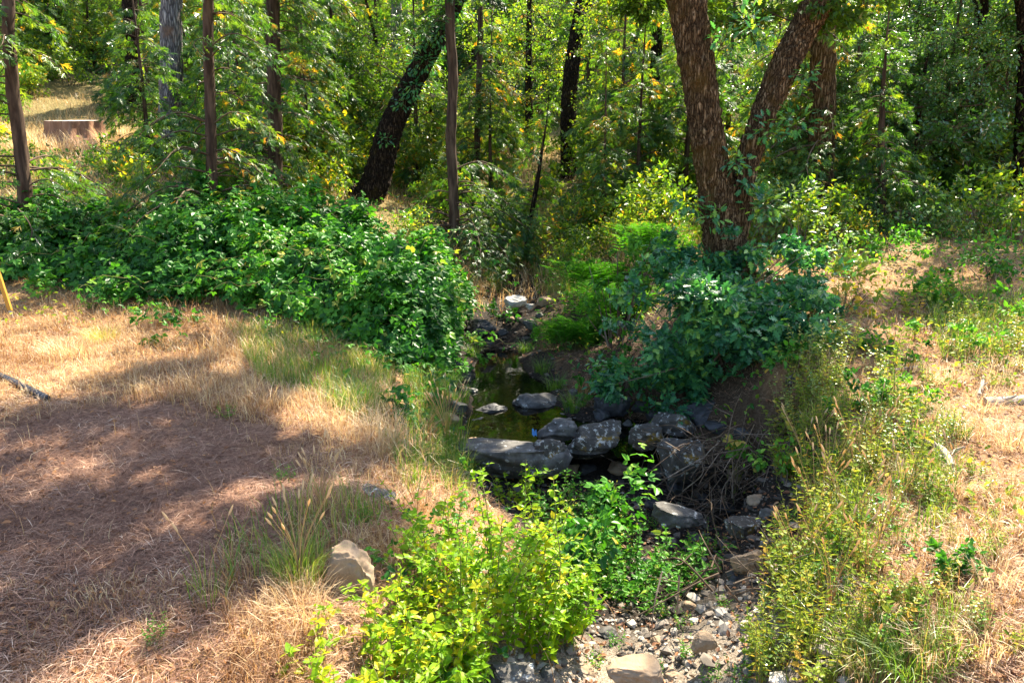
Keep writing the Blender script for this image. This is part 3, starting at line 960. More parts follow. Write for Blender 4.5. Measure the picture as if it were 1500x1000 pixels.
    for poly, cnt, h0, h1 in polys:
        pu, pv = np.array(poly).T
        c0 = np.array([G(a, b) for a, b in poly])
        lo, hi = c0.min(0), c0.max(0)
        xx, yy = rng.uniform(lo[0] - .3, hi[0] + .3, cnt * 6), rng.uniform(lo[1] - .3, hi[1] + .3, cnt * 6)
        zz = hgt(xx, yy)
        uu, vv = proj(np.stack([xx, yy, zz], -1))
        nn = fbm2(xx, yy, 2.5, 55.)
        kk = np.nonzero(inpoly(uu, vv, poly) & (rng.random(len(xx)) < .5 + nn) & (creek_d(xx, yy) > -.15))[0][:cnt]
        m = len(kk)
        if not m: continue
        blades(mb, np.stack([xx[kk], yy[kk], zz[kk] - .01], -1), rng.uniform(h0, h1, m), rng.uniform(.003, .007, m) * (1 + yy[kk] * .05), rng.uniform(.1, 1.3, m), np.clip(rng.normal(.5, .25, m) + .35 * nn[kk], 0, 1), 3, rng)
    tag(mb.build('green_grass', M['green']), 'patches of green grass among the dry grass', None, None, 'stuff')


def tuft(name, label, u, v, n, h, mat, tone, spread=.06, lean=1.1, seed=1, w=.005, cat='grass tuft', group=None, stalks=0):
    g = G(u, v)
    rng = np.random.default_rng(seed)
    t = thing(name, label, cat, g, 0, group)
    mb = MB()
    a, r = rng.uniform(0, 6.28, n), spread * np.sqrt(rng.random(n))
    b = np.stack([r * np.cos(a), r * np.sin(a), np.full(n, -.01)], -1)
    blades(mb, b, h * rng.uniform(.45, 1.05, n), np.full(n, w), lean * rng.uniform(.2, 1.1, n), np.clip(rng.normal(tone, .18, n), 0, 1), 4, rng, a + rng.normal(0, .5, n))
    if stalks:
        ms = mh = (mb, 1)
        for i in range(stalks):
            a = rng.uniform(0, 6.28)
            hh = h * rng.uniform(1.0, 1.5)
            tip = np.array([math.cos(a) * hh * .35, math.sin(a) * hh * .35, hh])
            p = spline([(0, 0, 0), tip * [.25, .25, .5], tip], 7)
            tube(ms, p, np.linspace(.0022, .0012, 7), 4, .6)
            hd = nrm(tip * [1, 1, .6])
            q = np.stack([p[-1] + hd * s for s in np.linspace(0, .06, 5)])
            tube(mh, q, np.array([.002, .006, .0065, .005, .001]), 5, .8)
    mb.build('leaves', [M[mat], M['dry']], t)
    return t


# ------------------------------------------------------------------ plants
def weed_proto(kind, seed, h, nst, leaf, tpl, mat, tone=.5, spread=.1, pitch=.035, lean=.35, shoots=0):
    """multi-stemmed upright herb: stem tubes with leaves in spirals; returns (stem mesh, leaf mesh)"""
    rng = np.random.default_rng(seed)
    ms, ml = MB(), MB()

    def shoot(b, tip, a2, hh, r0, s0, tn):
        ln = np.linalg.norm((tip - b)[:2])
        mid = (b + tip) / 2 + np.array([-math.cos(a2) * ln * .15, -math.sin(a2) * ln * .15, hh * .05]) + rng.normal(0, .018, 3) * hh / .5
        p = spline([b, mid, tip], 8)
        tube(ms, p, np.linspace(r0, r0 * .35, 8), 4, rng.uniform(.2, .8))
        m = max(4, int(hh / pitch))
        s = np.linspace(s0, 1, m) ** .9
        pos = spline(p, 60)[(s * 59).astype(int)]
        ang = np.arange(m) * 2.4 + rng.uniform(0, 6) + rng.normal(0, .3, m)
        if kind == 'pair':
            ang = (np.arange(m) // 2) * 1.57 + (np.arange(m) % 2) * math.pi + rng.uniform(0, 6) + rng.normal(0, .25, m)
            pos = pos[(np.arange(m) // 2) * 2]
        d = np.stack([np.cos(ang), np.sin(ang), .5 - .6 * (1 - s) + rng.normal(0, .3, m)], -1)
        sz = leaf * (1.15 - .6 * s ** 2) * rng.uniform(.5, 1.3, m)
        nn = np.stack([rng.normal(0, .5, m), rng.normal(0, .5, m), np.ones(m)], -1)
        k = rng.random(m) < .88
        scatter(ml, tpl, pos[k], d[k], nn[k], sz[k], np.clip(tn + rng.normal(0, .17, m) + (1 - s) * .2 * rng.uniform(-1, 1.7), 0, 1)[k])
        return p
    for i in range(nst):
        a, r = rng.uniform(0, 6.28), spread * math.sqrt(rng.random())
        b = np.array([r * math.cos(a), r * math.sin(a), 0])
        hh = h * rng.uniform(.4, 1.08)
        ln = lean * rng.uniform(.1, 1.) * hh
        a2 = a + rng.normal(0, .7)
        tip = b + np.array([math.cos(a2) * ln, math.sin(a2) * ln, hh])
        tn = tone + rng.normal(0, .1)
        p = shoot(b, tip, a2, hh, .0045 * (h / .6) ** .5, .12, tn)
        for q in range(shoots):
            c = p[rng.integers(2, 7)]
            a3 = rng.uniform(0, 6.28)
            l = hh * rng.uniform(.14, .34)
            shoot(c, c + np.array([math.cos(a3) * l * .8, math.sin(a3) * l * .8, l * rng.uniform(.15, .9)]), a3, l, .002, .25, tn + rng.normal(0, .1))
    return ms.mesh('stem', M['stem']), ml.mesh('foliage', M[mat])


def plant(name, label, cat, meshes, loc, rz, s=1, group=None):
    t = thing(name, label, cat, loc, rz, group, s)
    for n, me in zip(('stem', 'foliage'), meshes):
        o = bpy.data.objects.new(n, me)
        COL.objects.link(o)
        o.parent = t
    return t


def bush_meshes(seed, blobs, leaf, tpl, mat, nl, stems=14, shell=.55, updir=.6, tone=.45, droop=.2, stemr=.012, stemmat='twig'):
    """foliage through ellipsoid clumps plus stems from the base; blobs: (x,y,z,rx,ry,rz)"""
    rng = np.random.default_rng(seed)
    ml, ms = MB(), MB()
    B = np.array(blobs, float)
    vol = (B[:, 3] * B[:, 4] * B[:, 5]) ** .75
    cnt = (nl * vol / vol.sum()).astype(int)
    for b, c in zip(B, cnt):
        # sub clumps so that the outline is uneven
        k = max(4, int(c / 45))
        cc = rdir(k, rng) * (rng.random(k) ** (1 / 3.) * (1 - shell) + shell)[:, None]
        cc = cc * rng.uniform(.65, 1.35, k)[:, None]
        per = rng.integers(0, k, c)
        off = rng.normal(size=(c, 3)) * rng.uniform(.1, .3, k)[per][:, None]
        q = cc[per] + off
        p = b[:3] + q * b[3:]
        out = nrm(q)
        d = nrm(out * .8 + rdir(c, rng) * .9 + np.array([0, 0, -droop]))
        nn = nrm(np.array([0, 0, updir]) + out * .45 + rdir(c, rng) * .5)
        ct = rng.normal(0, .13, k)
        scatter(ml, tpl, p, d, nn, leaf * rng.uniform(.55, 1.25, c), np.clip(tone + ct[per] + rng.normal(0, .19, c), 0, 1))
    for i in range(stems):
        b = B[rng.integers(0, len(B))]
        tip = b[:3] + rdir(1, rng)[0] * b[3:] * .75
        st = np.array([rng.normal(0, .06), rng.normal(0, .06), -.05]) + b[:3] * np.array([.25, .25, 0])
        mid = (st + tip) / 2 + rng.normal(0, .08, 3) * b[3] + np.array([0, 0, .1 * b[5]])
        p = spline([st, mid, tip], 9)
        tube(ms, p, np.linspace(stemr, stemr * .25, 9), 5, rng.uniform(.2, .9))
    return ms.mesh('stem', M[stemmat]), ml.mesh('foliage', M[mat])


def build_brambles():
    rng = np.random.default_rng(77)
    n = 150000
    x, y = rng.uniform(-13, .2, n), rng.uniform(8.6, 15.5, n)
    z = hgt(x, y)
    u, v = proj(np.stack([x, y, z], -1))
    edge = np.interp(u, [-60, 0, 100, 200, 330, 450, 560, 640, 700, 745, 775], [410, 415, 420, 452, 445, 480, 535, 552, 525, 465, 385])
    m = edge + 16 * fbm2(x, y, 1.6, 61.) + 16 * fbm2(x, y, 5., 62.) - v              # pixels behind the front edge
    back = np.interp(u, [-60, 300, 560, 640, 740], [13.0, 13.6, 13.4, 13.2, 12.6])
    k = (m > 0) & (y < back) & (u < 765) & (creek_d(x, y) > -.1)
    x, y, z, m, u = x[k], y[k], z[k], m[k], u[k]
    ht = np.clip(m / 38, .25, 1) ** .7 * (1.0 + .9 * fbm2(x, y, .9, 63.) + .7 * fbm2(x, y, 2.2, 64.))
    ht *= np.interp(u, [0, 120, 300, 640, 740], [.62, .75, .9, .95, .6])
    groups = [('low bramble thicket in shade behind the dry grass near the yellow stake', u < 230),
              ('tall green bramble thicket between the slim conifer trunks and the dry grass', (u >= 230) & (u < 480)),
              ('thick bright bramble thicket hanging over the left edge of the pool', u >= 480)]
    dd = rng.random(len(x)) ** 2.2
    for label, sel in groups:
        i = np.nonzero(sel)[0]
        c = np.array([x[i].mean(), y[i].mean(), 0])
        c[2] = hg(c[0], c[1])
        t = thing('bramble_thicket', label, 'brambles', c, 0, 'brambles on the left bank')
        want = min(len(i), 12500)
        i = rng.choice(i, want, replace=False)
        p = np.stack([x[i], y[i], z[i] + np.maximum(ht[i], .12) * (1 - .75 * dd[i])], -1)
        e = .12
        gx = (fbm2(x[i] + e, y[i], .8, 63.) - fbm2(x[i] - e, y[i], .8, 63.)) / (2 * e)
        gy = (fbm2(x[i], y[i] + e, .8, 63.) - fbm2(x[i], y[i] - e, .8, 63.)) / (2 * e)
        front = np.clip(1 - m[i] / 45, 0, 1)
        nn = nrm(np.stack([-gx * .5, -gy * .5 - front * .9 - .25, np.ones(len(i))], -1) + rdir(len(i), rng) * .55)
        d = nrm(np.stack([rng.normal(0, 1, len(i)), rng.normal(-.5, .8, len(i)), rng.normal(-.3, .45, len(i))], -1))
        keepm = fbm2(x[i], y[i], 3.2, 67.) + .8 * rng.random(len(i)) > -.02
        i, p, nn, d = i[keepm], p[keepm], nn[keepm], d[keepm]
        p[:, 2] += np.where(rng.random(len(i)) < .1, rng.uniform(.05, .32, len(i)), 0)
        tone = np.clip(.44 + .6 * fbm2(x[i], y[i], 1.5, 66.) + rng.normal(0, .22, len(i)) + (rng.random(len(i)) < .02) * .6, 0, 1)
        ml, ms = MB(), MB()
        scatter(ml, L_BRAMBLE, p - c, d, nn, rng.uniform(.11, .23, len(i)), tone)
        for q in range(38):
            j = rng.integers(0, len(i))
            a = np.array([x[i[j]], y[i[j]], z[i[j]]]) - c
            az = rng.uniform(0, 6.28)
            h0 = ht[i[j]]
            p3 = spline([a, a + [math.cos(az) * .3, math.sin(az) * .3, h0 * .85], a + [math.cos(az) * .9, math.sin(az) * .9, h0 * 1.08], a + [math.cos(az) * 1.3, math.sin(az) * 1.3, h0 * .8]], 14)
            p3 = p3 + rng.normal(0, .03, (14, 3))
            tube(ms, p3, np.linspace(.006, .002, 14), 5, rng.uniform(.1, .7))
            pk = p3[5:]
            s = len(pk)
            scatter(ml, L_BRAMBLE, pk, nrm(rdir(s, rng) + [0, 0, -.2]), nrm(rdir(s, rng) * .5 + [0, 0, 1]), rng.uniform(.1, .17, s), np.clip(rng.normal(.6, .2, s), 0, 1))
        ml.build('foliage', M['bramble'], t)
        ms.build('canes', M['stem'], t)


def build_plants():
    rng = np.random.default_rng(99)
    def outline_blobs(rng, poly, n, y0, y1, r0, r1):
        out = []
        pu, pv = np.array(poly).T
        while len(out) < n:
            u, v = rng.uniform(pu.min(), pu.max()), rng.uniform(pv.min(), pv.max())
            if inpoly(np.array([u]), np.array([v]), poly)[0]:
                r = rng.uniform(r0, r1)
                out.append((u, v, rng.uniform(y0, y1), r, r * rng.uniform(.5, .9)))
        return out
    # oak saplings overhanging the gully: dark blue-green lobed leaves
    def sapling(label, base, bl, nl, seed, tone=.42, leaf=.13, mat='oakleaf', tpl=L_OAK, name='oak_sapling', cat='sapling', up=.75, **kw):
        b = np.array(base)
        blobs = []
        for (u, v, Y, r, rz) in bl:
            c = P(u, v, Y) - b
            blobs.append((*c, r, r * .9, rz))
        return plant(name, label, cat, bush_meshes(seed, blobs, leaf, tpl, mat, nl, 16, .5, up, tone, .3, .016, **kw), b, 0)
    b = P(1060, 560, 8.2)
    b[2] = hg(b[0], b[1])
    sapling('big dark blue-green oak sapling overhanging the rocks at the foot of the forked oak', b,
            outline_blobs(rng, [(905, 430), (960, 380), (1040, 385), (1130, 375), (1200, 400), (1195, 500), (1150, 590), (1090, 600), (1000, 585), (935, 600), (875, 545)], 46, 7.7, 9.1, .13, .36) + outline_blobs(rng, [(1050, 500), (1195, 450), (1190, 590), (1050, 612), (960, 600)], 24, 7.4, 8.3, .14, .34) + outline_blobs(rng, [(1110, 400), (1215, 395), (1225, 540), (1150, 600)], 18, 7.4, 8.6, .14, .3) + outline_blobs(rng, [(990, 420), (1080, 420), (1090, 500), (1000, 500)], 9, 7.4, 7.8, .16, .3), 13000, 5, .62, .115)
    b = P(1040, 420, 9.4)
    b[2] = hg(b[0], b[1])
    sapling('dark leafy oak sapling standing against the base of the forked trunk', b,
            outline_blobs(rng, [(930, 340), (1010, 330), (1100, 345), (1190, 350), (1180, 430), (950, 450)], 30, 9.2, 9.7, .12, .3), 3400, 6, .55, .115)
    b = P(1345, 500, 8.6)
    b[2] = hg(b[0], b[1])
    sapling('low dark-stemmed seedling with broad pale leaves alone on the right bank', b, [(1350, 460, 8.6, .38, .3), (1330, 480, 8.5, .25, .2), (1380, 440, 8.7, .22, .2)], 420, 7, .6, .12, 'bramble', L_OVATE, 'seedling_bush')
    for lab, poly, Y, n, nl, mt, seed, tn in (('loose green shrub joining the ferns to the dark oak sapling', [(840, 370), (930, 340), (985, 380), (930, 470), (860, 470)], 10.4, 20, 1500, 'herb', 15, .4),
                                              ('low dark green shrub reaching over the earth at the right edge of the pool', [(860, 540), (930, 520), (960, 600), (890, 600)], 8.8, 9, 500, 'bramble', 16, .4)):
        c = np.mean(poly, 0)
        b = P(c[0], c[1], Y)
        b[2] = hg(b[0], b[1])
        sapling(lab, b, outline_blobs(rng, poly, n, Y - .3, Y + .3, .1, .3), nl, seed, tn, .085, mt, L_OVATE, 'leafy_shrub', 'shrub')
    # fern patch
    for i, (u, v, Y, r, h, lab) in enumerate([(850, 500, 11.4, .5, .62, 'feathery bright green fern clump between the pool and the oak sapling'), (900, 470, 11.6, .55, .8, 'feathery green fern clump behind the one at the pool edge, touching the oak sapling'), (870, 425, 13, .55, .7, 'fern clump higher on the bank upstream of the pool'), (960, 385, 13, .6, .8, 'fern clump on the slope left of the forked trunk')]):
        b = P(u, v, Y)
        b[2] = hg(b[0], b[1])
        ms, ml = MB(), MB()
        for q in range(150):
            az, ln = rng.uniform(0, 6.28), h * rng.uniform(.5, 1.1)
            st = np.array([rng.normal(0, r * .5), rng.normal(0, r * .45), 0])
            o = np.array([math.cos(az), math.sin(az), 0])
            p = spline([st, st + o * ln * .25 + [0, 0, ln * .7], st + o * ln * .6 + [0, 0, ln * .85]], 16)
            tube(ms, p[::3], np.linspace(.003, .001, 6), 3, .3, cap=False)
            tg = nrm(np.gradient(p, axis=0))
            sd = nrm(np.cross(tg, [0, 0, 1.]))
            for sg in (1, -1):
                k = slice(4, 16)
                scatter(ml, L_LANCE, p[k], sd[k] * sg + tg[k] * .5, np.tile([0, 0, 1.], (12, 1)) + rng.normal(0, .2, (12, 3)), np.linspace(.17, .05, 12), np.clip(rng.normal(.5, .15), 0, 1))
        plant('fern_clump', lab, 'fern', (ms.mesh('stem', M['stem']), ml.mesh('foliage', M['fern'])), b, 0)

    # lime-green shrub in front (three plants), then the darker herbs to its right
    def shrub(label, bases, seed, nst, h, leaf, mat, tone, lean=.5, spread=.2, tpl=L_OVATE, name='leafy_shrub', pitch=.022, kind='pair', shoots=4):
        g = G(*bases)
        return plant(name, label, 'shrub', weed_proto(kind, seed, h, nst, leaf, tpl, mat, tone, spread, pitch, lean, shoots), (g[0], g[1], g[2] - .03), 0)
    shrub('tall lime-green shrub in full sun in front of the long slab', (715, 905), 31, 72, .84, .058, 'lime', .5, .6, .42)
    shrub('yellow-green shrub beside the tan boulder, left half of the sunny bush', (630, 965), 32, 52, .5, .056, 'lime', .68, .6, .26)
    shrub('low lime-green shrub at the very bottom of the sunny bush', (525, 1030), 33, 46, .38, .054, 'lime', .58, .6, .28)
    shrub('green shrub with large leaves at the right foot of the tall lime-green shrub', (785, 920), 34, 46, .48, .062, 'lime', .38, .75, .32)
    shrub('low lime shrub below the tall lime-green one at the creek edge', (640, 1020), 38, 30, .36, .065, 'lime', .5, .7, .24)
    shrub('mid-green herb patch on the gravel right of the tall lime-green shrub', (920, 865), 35, 60, .5, .062, 'herb', .5, .75, .42)
    shrub('loose green herb at the right end of the herb patch above the gravel', (1010, 850), 36, 26, .36, .05, 'herb', .5, .6, .22)
    shrub('dark green herb patch directly in front of the rock dam', (835, 770), 37, 44, .44, .055, 'herb', .36, .7, .4)
    shrub('small green herb growing at the shaded gully edge by the dead twigs', (1115, 690), 39, 16, .3, .08, 'herb', .45, .6, .1, L_LANCE, 'herb', .03, 'spiral', 1)
    shrub('yellow-tipped herb reaching up between the tall lime shrub and the slab', (760, 740), 41, 16, .42, .05, 'lime', .7, .5, .2)
    shrub('pale herb with yellowing leaves between the lime-green shrub and the herb patch', (880, 800), 42, 26, .46, .05, 'herb', .72, .6, .26)
    # bramble sprays
    for i, (u, v, Y, r, rz, nl, lab) in enumerate([(915, 745, 5.6, .32, .36, 170, 'bramble spray with broad leaves between the herb patch and the mossy boulder'), (860, 810, 4.8, .26, .2, 90, 'low bramble spray in the shade of the tall lime-green shrub'),
                                                   (566, 610, 6.6, .26, .36, 190, 'green bramble spray standing at the left bank edge above the slab'), (240, 490, 8.2, .3, .22, 60, 'thin bramble runner on the dry grass in front of the tall thicket'),
                                                   (480, 560, 7.6, .5, .22, 150, 'low dark bramble patch in green grass before the thicket'), (1085, 640, 6.6, .14, .14, 24, 'small bramble sprig hanging above the dead twigs')]):
        c = P(u, v, Y)
        b = np.array([c[0], c[1], hg(c[0], c[1])])
        plant('bramble_spray', lab, 'bramble', bush_meshes(120 + i, [(0, 0, c[2] - b[2], r, r * .8, rz)], .15, L_BRAMBLE, 'bramble', nl, 9, .3, .8, .5, .2, .004, 'stem'), b, 0)

    for i, (u, v) in enumerate([(60, 425), (150, 450), (215, 462), (290, 470), (370, 470), (420, 495), (470, 510), (520, 545), (590, 545), (630, 530), (675, 500), (610, 520), (640, 560), (612, 560), (668, 540), (700, 470), (590, 590)]):
        g = G(u, v)
        plant('bramble_runner', 'low ragged bramble runner creeping out of the front of the thicket', 'bramble', bush_meshes(160 + i, [(0, 0, .12, .5, .35, .16), (.3, .1, .1, .35, .3, .12)], .15, L_BRAMBLE, 'bramble', 70, 9, .3, .8, .5, .2, .004, 'stem'), g, rng.uniform(0, 6), rng.uniform(.6, 1.1), 'bramble runners before the thicket')
    for i, (u, v, Y, r, mt, lab) in enumerate([(1372, 462, 9.0, .4, 'herb', 'leafy green seedling bush right of the pale-leaved seedling'), (1445, 440, 10, .5, 'bramble', 'dark green seedling bush in the shade at the back of the dry bank'), (1488, 500, 8.4, .36, 'herb', 'green seedling bush cut by the right border'),
                                               (1285, 560, 7, .3, 'bramble', 'small dark seedling bush beside the tall willowherb'), (1238, 470, 8.6, .42, 'weed', 'yellow-green bush between the oak sapling and the dry bank'), (1425, 560, 7.2, .25, 'herb', 'small green bush just above the grey log'), (1215, 395, 10.4, .5, 'glossy', 'pale bush at the right shoulder of the oak sapling'), (1300, 395, 11, .4, 'herb', 'low green bush at the back of the sunny tan patch'),
                                               (1165, 560, 7.0, .3, 'bramble', 'dark bush touching the lower right edge of the oak sapling'), (1255, 640, 5.9, .24, 'bramble', 'dark green bush among the silvery weeds below the tall willowherb'), (1165, 665, 5.7, .24, 'herb', 'bright green bush at the brink of the gully beside the dead twigs'), (1330, 640, 5.9, .2, 'herb', 'small green bush left of the pale broken branch'), (1400, 880, 3.45, .12, 'bramble', 'tiny dark bush beside the purple-grey rock')]):
        c = P(u, v, Y)
        b = np.array([c[0], c[1], hg(c[0], c[1]) - .03])
        plant('seedling_bush', lab, 'shrub', bush_meshes(180 + i, [(0, 0, r * .8, r, r, r * .7), (r * .7, 0, r * .6, r * .7, r * .6, r * .5), (-r * .6, .1, r * .5, r * .6, r * .6, r * .5)], .085 * min(1, .35 + r * 1.6), L_OVATE, mt, int(900 * max(r, .3)), 12, .35, .7, .5, .1, .02 * r, 'twig'), b, rng.uniform(0, 6))
    # upright weeds on the right bank, copied from a few kinds
    protos = []
    specs = [('willowherb', 'spiral', .62, 1, .075, L_LANCE, 'weed', .35, .02, .02, .12), ('goldenrod', 'spiral', .55, 8, .062, L_LANCE, 'weed', .62, .1, .018, .35), ('leafy_weed', 'pair', .4, 11, .055, L_OVATE, 'weed', .5, .1, .02, .5),
             ('grey_weed', 'spiral', .42, 11, .045, L_OVATE, 'glossy', .85, .1, .02, .45), ('mint_plant', 'pair', .3, 12, .035, L_OVATE, 'herb', .55, .1, .018, .5)]
    for i, (nm, kind, h, nst, lf, tp, mt, tn, spd, pt, ln) in enumerate(specs):
        protos.append([weed_proto(kind, 300 + i * 7 + j, h, nst, lf, tp, mt, tn, spd, pt, ln) for j in range(3)])
    words = ['slender willowherb', 'yellow-green goldenrod', 'bushy yellow-green weed', 'silvery grey-leaved weed', 'low green mint plant']
    place = [
        (0, 1250, 540, .9, None), (0, 1420, 500, .8, None), (0, 1460, 470, .8, None), (0, 1275, 480, .7, None), (0, 1300, 620, .8, None),
        (1, 1180, 740, 1, None), (1, 1210, 700, 1.05, None), (1, 1240, 760, 1, None), (1, 1190, 820, .95, None), (1, 1230, 850, 1, None), (1, 1250, 650, .9, None), (1, 1330, 720, .85, None), (1, 1350, 690, .9, None), (1, 1290, 690, .9, None), (1, 1200, 640, .9, None),
        (1, 1165, 790, .8, None), (1, 1270, 800, .9, None), (1, 1170, 960, .95, None), (1, 1210, 1000, 1, None), (1, 1130, 1000, .8, None), (1, 1250, 930, .8, None),
        (2, 1150, 700, .9, None), (2, 1330, 610, .9, None), (2, 1370, 740, .8, None), (2, 1160, 900, .9, None), (2, 1290, 850, .8, None), (2, 1110, 960, .7, None), (2, 1230, 590, .9, None), (2, 1180, 580, .9, None), (2, 1340, 660, .9, None), (2, 1430, 700, .6, None), (2, 1270, 720, .9, None), (2, 1215, 780, 1, None), (2, 1190, 1010, .9, None),
        (3, 1200, 540, 1.1, None), (3, 1230, 500, 1.1, None), (3, 1400, 490, .8, None), (3, 1310, 660, .9, None), (3, 1260, 600, 1, None), (3, 1280, 770, .7, None), (3, 1400, 640, .7, None), (3, 1340, 880, .6, None), (3, 1290, 640, .8, None), (3, 1230, 460, 1, None), (3, 1160, 620, .9, None), (3, 1330, 950, .5, None), (3, 1420, 920, .6, None),
        (4, 225, 945, .55, 'small round-leaved green plant alone on the sunny needle litter'), (4, 330, 612, .6, 'small green rosette at the edge of the dry grass'), (4, 420, 705, .6, 'thin green weed between two sun patches on the left ground'), (4, 545, 770, .6, 'small blue-green weed before the buried blue-grey rock'),
        (4, 1250, 880, .8, None), (4, 1320, 800, .7, None), (4, 1160, 850, .7, None), (4, 960, 900, .8, None), (4, 1045, 810, .8, None), (4, 990, 760, .6, None), (4, 700, 690, .8, None), (4, 665, 675, .7, None), (4, 1080, 990, .6, None), (4, 950, 770, .7, None),
    ]
    hp = [(1100, 990), (1140, 760), (1150, 620), (1190, 500), (1300, 500), (1340, 620), (1300, 760), (1330, 990)]
    while len(place) < 112:
        u, v = rng.uniform(1100, 1460), rng.uniform(470, 1000)
        if inpoly(np.array([u]), np.array([v]), hp)[0]:
            place.append((int(rng.choice([1, 1, 2, 2, 2, 3, 4])), u, v, rng.uniform(.55, 1.05), None))
    for q in range(46):
        u, v = (rng.uniform(1330, 1500), rng.uniform(410, 570)) if q < 26 else (rng.uniform(1300, 1500), rng.uniform(560, 990))
        place.append((int(rng.choice([0, 2, 2, 3, 4, 1])), u, v, rng.uniform(.5, .95) if q < 26 else rng.uniform(.35, .7), None))
    place += [(4, u, v, .5 + .3 * ((u * 7) % 5) / 5, None) for u, v in [(980, 905), (1010, 960), (1060, 890), (1110, 930), (1085, 1000), (830, 950), (870, 980), (905, 945), (1040, 1000), (1130, 880), (960, 990), (1000, 920), (1120, 970)]]
    place += [(3, 1150, 600, 1, None), (2, 1172, 560, 1, None), (3, 1200, 590, 1.1, None), (2, 1140, 640, .9, None), (3, 1165, 530, 1, None), (2, 1210, 520, 1, None), (1, 1185, 600, .9, None), (2, 1215, 560, .9, None)]
    cats = ['willowherb', 'goldenrod', 'weed', 'weed', 'mint']
    names = [s[0] for s in specs]
    for i, (k, u, v, s, lab) in enumerate(place):
        g = G(u, v)
        grp = None if lab else {'willowherb': 'willowherbs on the right bank', 'goldenrod': 'goldenrods along the right edge of the gully', 'leafy_weed': 'bushy weeds on the right bank', 'grey_weed': 'silvery weeds on the right bank', 'mint_plant': 'mint plants around the gravel'}[names[k]]
        l = lab or {0: 'slender willowherb with narrow leaves in the dry grass of the right bank', 1: 'yellow-green goldenrod in the weeds along the right edge of the gully', 2: 'bushy yellow-green weed growing on the right bank', 3: 'silvery grey-leaved weed in the dry grass of the right bank', 4: 'low green mint plant near the creek gravel'}[k]
        plant(names[k], l, cats[k], protos[k][i % 3], (g[0], g[1], g[2] - .02), rng.uniform(0, 6.28), s * rng.uniform(.9, 1.1), grp)

    g = G(1310, 600)
    plant('willowherb', 'tall willowherb with a dense leafy spire standing against the dry right bank', 'willowherb', weed_proto('spiral', 390, .86, 1, .115, L_LANCE, 'weed', .42, .01, .011, .06), g, 0)
    # grass tufts that stand out
    tuft('grass_tuft', 'tall green and straw grass tuft with seed heads left of the tan boulder', 440, 850, 300, .34, 'green', .6, .14, 1.0, 3, .005, stalks=14)
    tuft('grass_tuft', 'drooping grey straw tuft over the tan boulder', 448, 912, 220, .3, 'dry', .6, .12, 1.9, 4, .004)
    tuft('grass_tuft', 'thin green grass tuft standing apart on the sunny litter', 305, 880, 40, .3, 'green', .5, .1, .8, 5, .005, stalks=3)
    tuft('grass_tuft', 'arching straw tuft before the lime-green shrub and the blue-grey rock', 610, 760, 300, .34, 'dry', .5, .2, 1.6, 6, .004, stalks=8)
    tuft('grass_tuft', 'straw tuft with seed heads beside the buried blue-grey rock', 470, 750, 130, .32, 'dry', .6, .16, 1.0, 7, .004, stalks=12)
    tuft('grass_tuft', 'long bright green grass tuft at the bottom of the right bank', 1330, 1000, 120, .36, 'green', .42, .1, 1.5, 8, .006)
    tuft('reed_tuft', 'pale green reed tuft with upright tan spikes at the left end of the slab', 655, 655, 190, .48, 'green', .45, .22, .5, 9, .009, 'reeds', stalks=26)
    tuft('grass_tuft', 'pale sunlit straw tuft near the yellow stake', 100, 520, 420, .3, 'dry', .85, .3, 1.6, 10, .005)
    tuft('grass_tuft', 'greenish straw tuft beside the pale sunlit one', 150, 500, 240, .32, 'green', .9, .2, 1.2, 11, .005)
    tuft('grass_tuft', 'dark green sedge tuft at the pool side of the green grass patch', 520, 600, 300, .42, 'green', .3, .26, 1.3, 12, .006)
    for i, (u, v, h, mt) in enumerate([(672, 590, .4, 'green'), (660, 565, .35, 'green'), (640, 620, .42, 'green'), (795, 545, .32, 'green'), (815, 570, .34, 'green'), (770, 515, .3, 'green'), (840, 600, .36, 'green'), (690, 520, .3, 'green'), (860, 575, .3, 'dry'), (620, 645, .36, 'dry')]):
        tuft('sedge_tuft', 'dark sedge tuft drooping over the margin of the pool', u, v, 150, h, mt, .22 if mt == 'green' else .35, .14, 1.5, 140 + i, .007, 'sedge', 'sedge tufts around the pool')
    for i, (u, v) in enumerate([(62, 222), (90, 226), (125, 224), (160, 216), (185, 205), (40, 210)]):
        tuft('straw_tuft', 'tall bleached straw tuft around the sawn stump up the left slope', u, v, 160, .8, 'dry', .75, .4, 1.0, 170 + i, .016, 'grass tuft', 'straw tufts around the stump')
    for i, (u, v) in enumerate([(1175, 690), (1210, 730), (1250, 700), (1190, 770), (1240, 800), (1165, 850), (1280, 660), (1270, 860), (1215, 900), (1300, 780)]):
        tuft('seed_stalks', 'rusty brown dead seed stalks among the goldenrods of the right bank', u, v, 14, .4, 'deadleaf', .5, .1, .5, 80 + i, .004, 'dead stalks', 'rusty seed stalks among the goldenrods', stalks=9)
    for i, (u, v, s) in enumerate([(1340, 700, 1), (1420, 800, 1), (1460, 850, 1.1), (1380, 960, 1), (1450, 950, 1), (1300, 900, 1), (1480, 740, 1), (1440, 600, 1), (1380, 560, 1), (1470, 540, 1), (1330, 540, .9), (1490, 660, 1), (1270, 980, 1), (1400, 720, 1)]):
        tuft('straw_tuft', 'bleached straw tuft on the sunny right bank', u, v, 170, .24 * s, 'dry', .62 + .1 * (i % 3), .15, 1.7, 40 + i, .004, 'grass tuft', 'straw tufts on the sunny right bank', stalks=3)


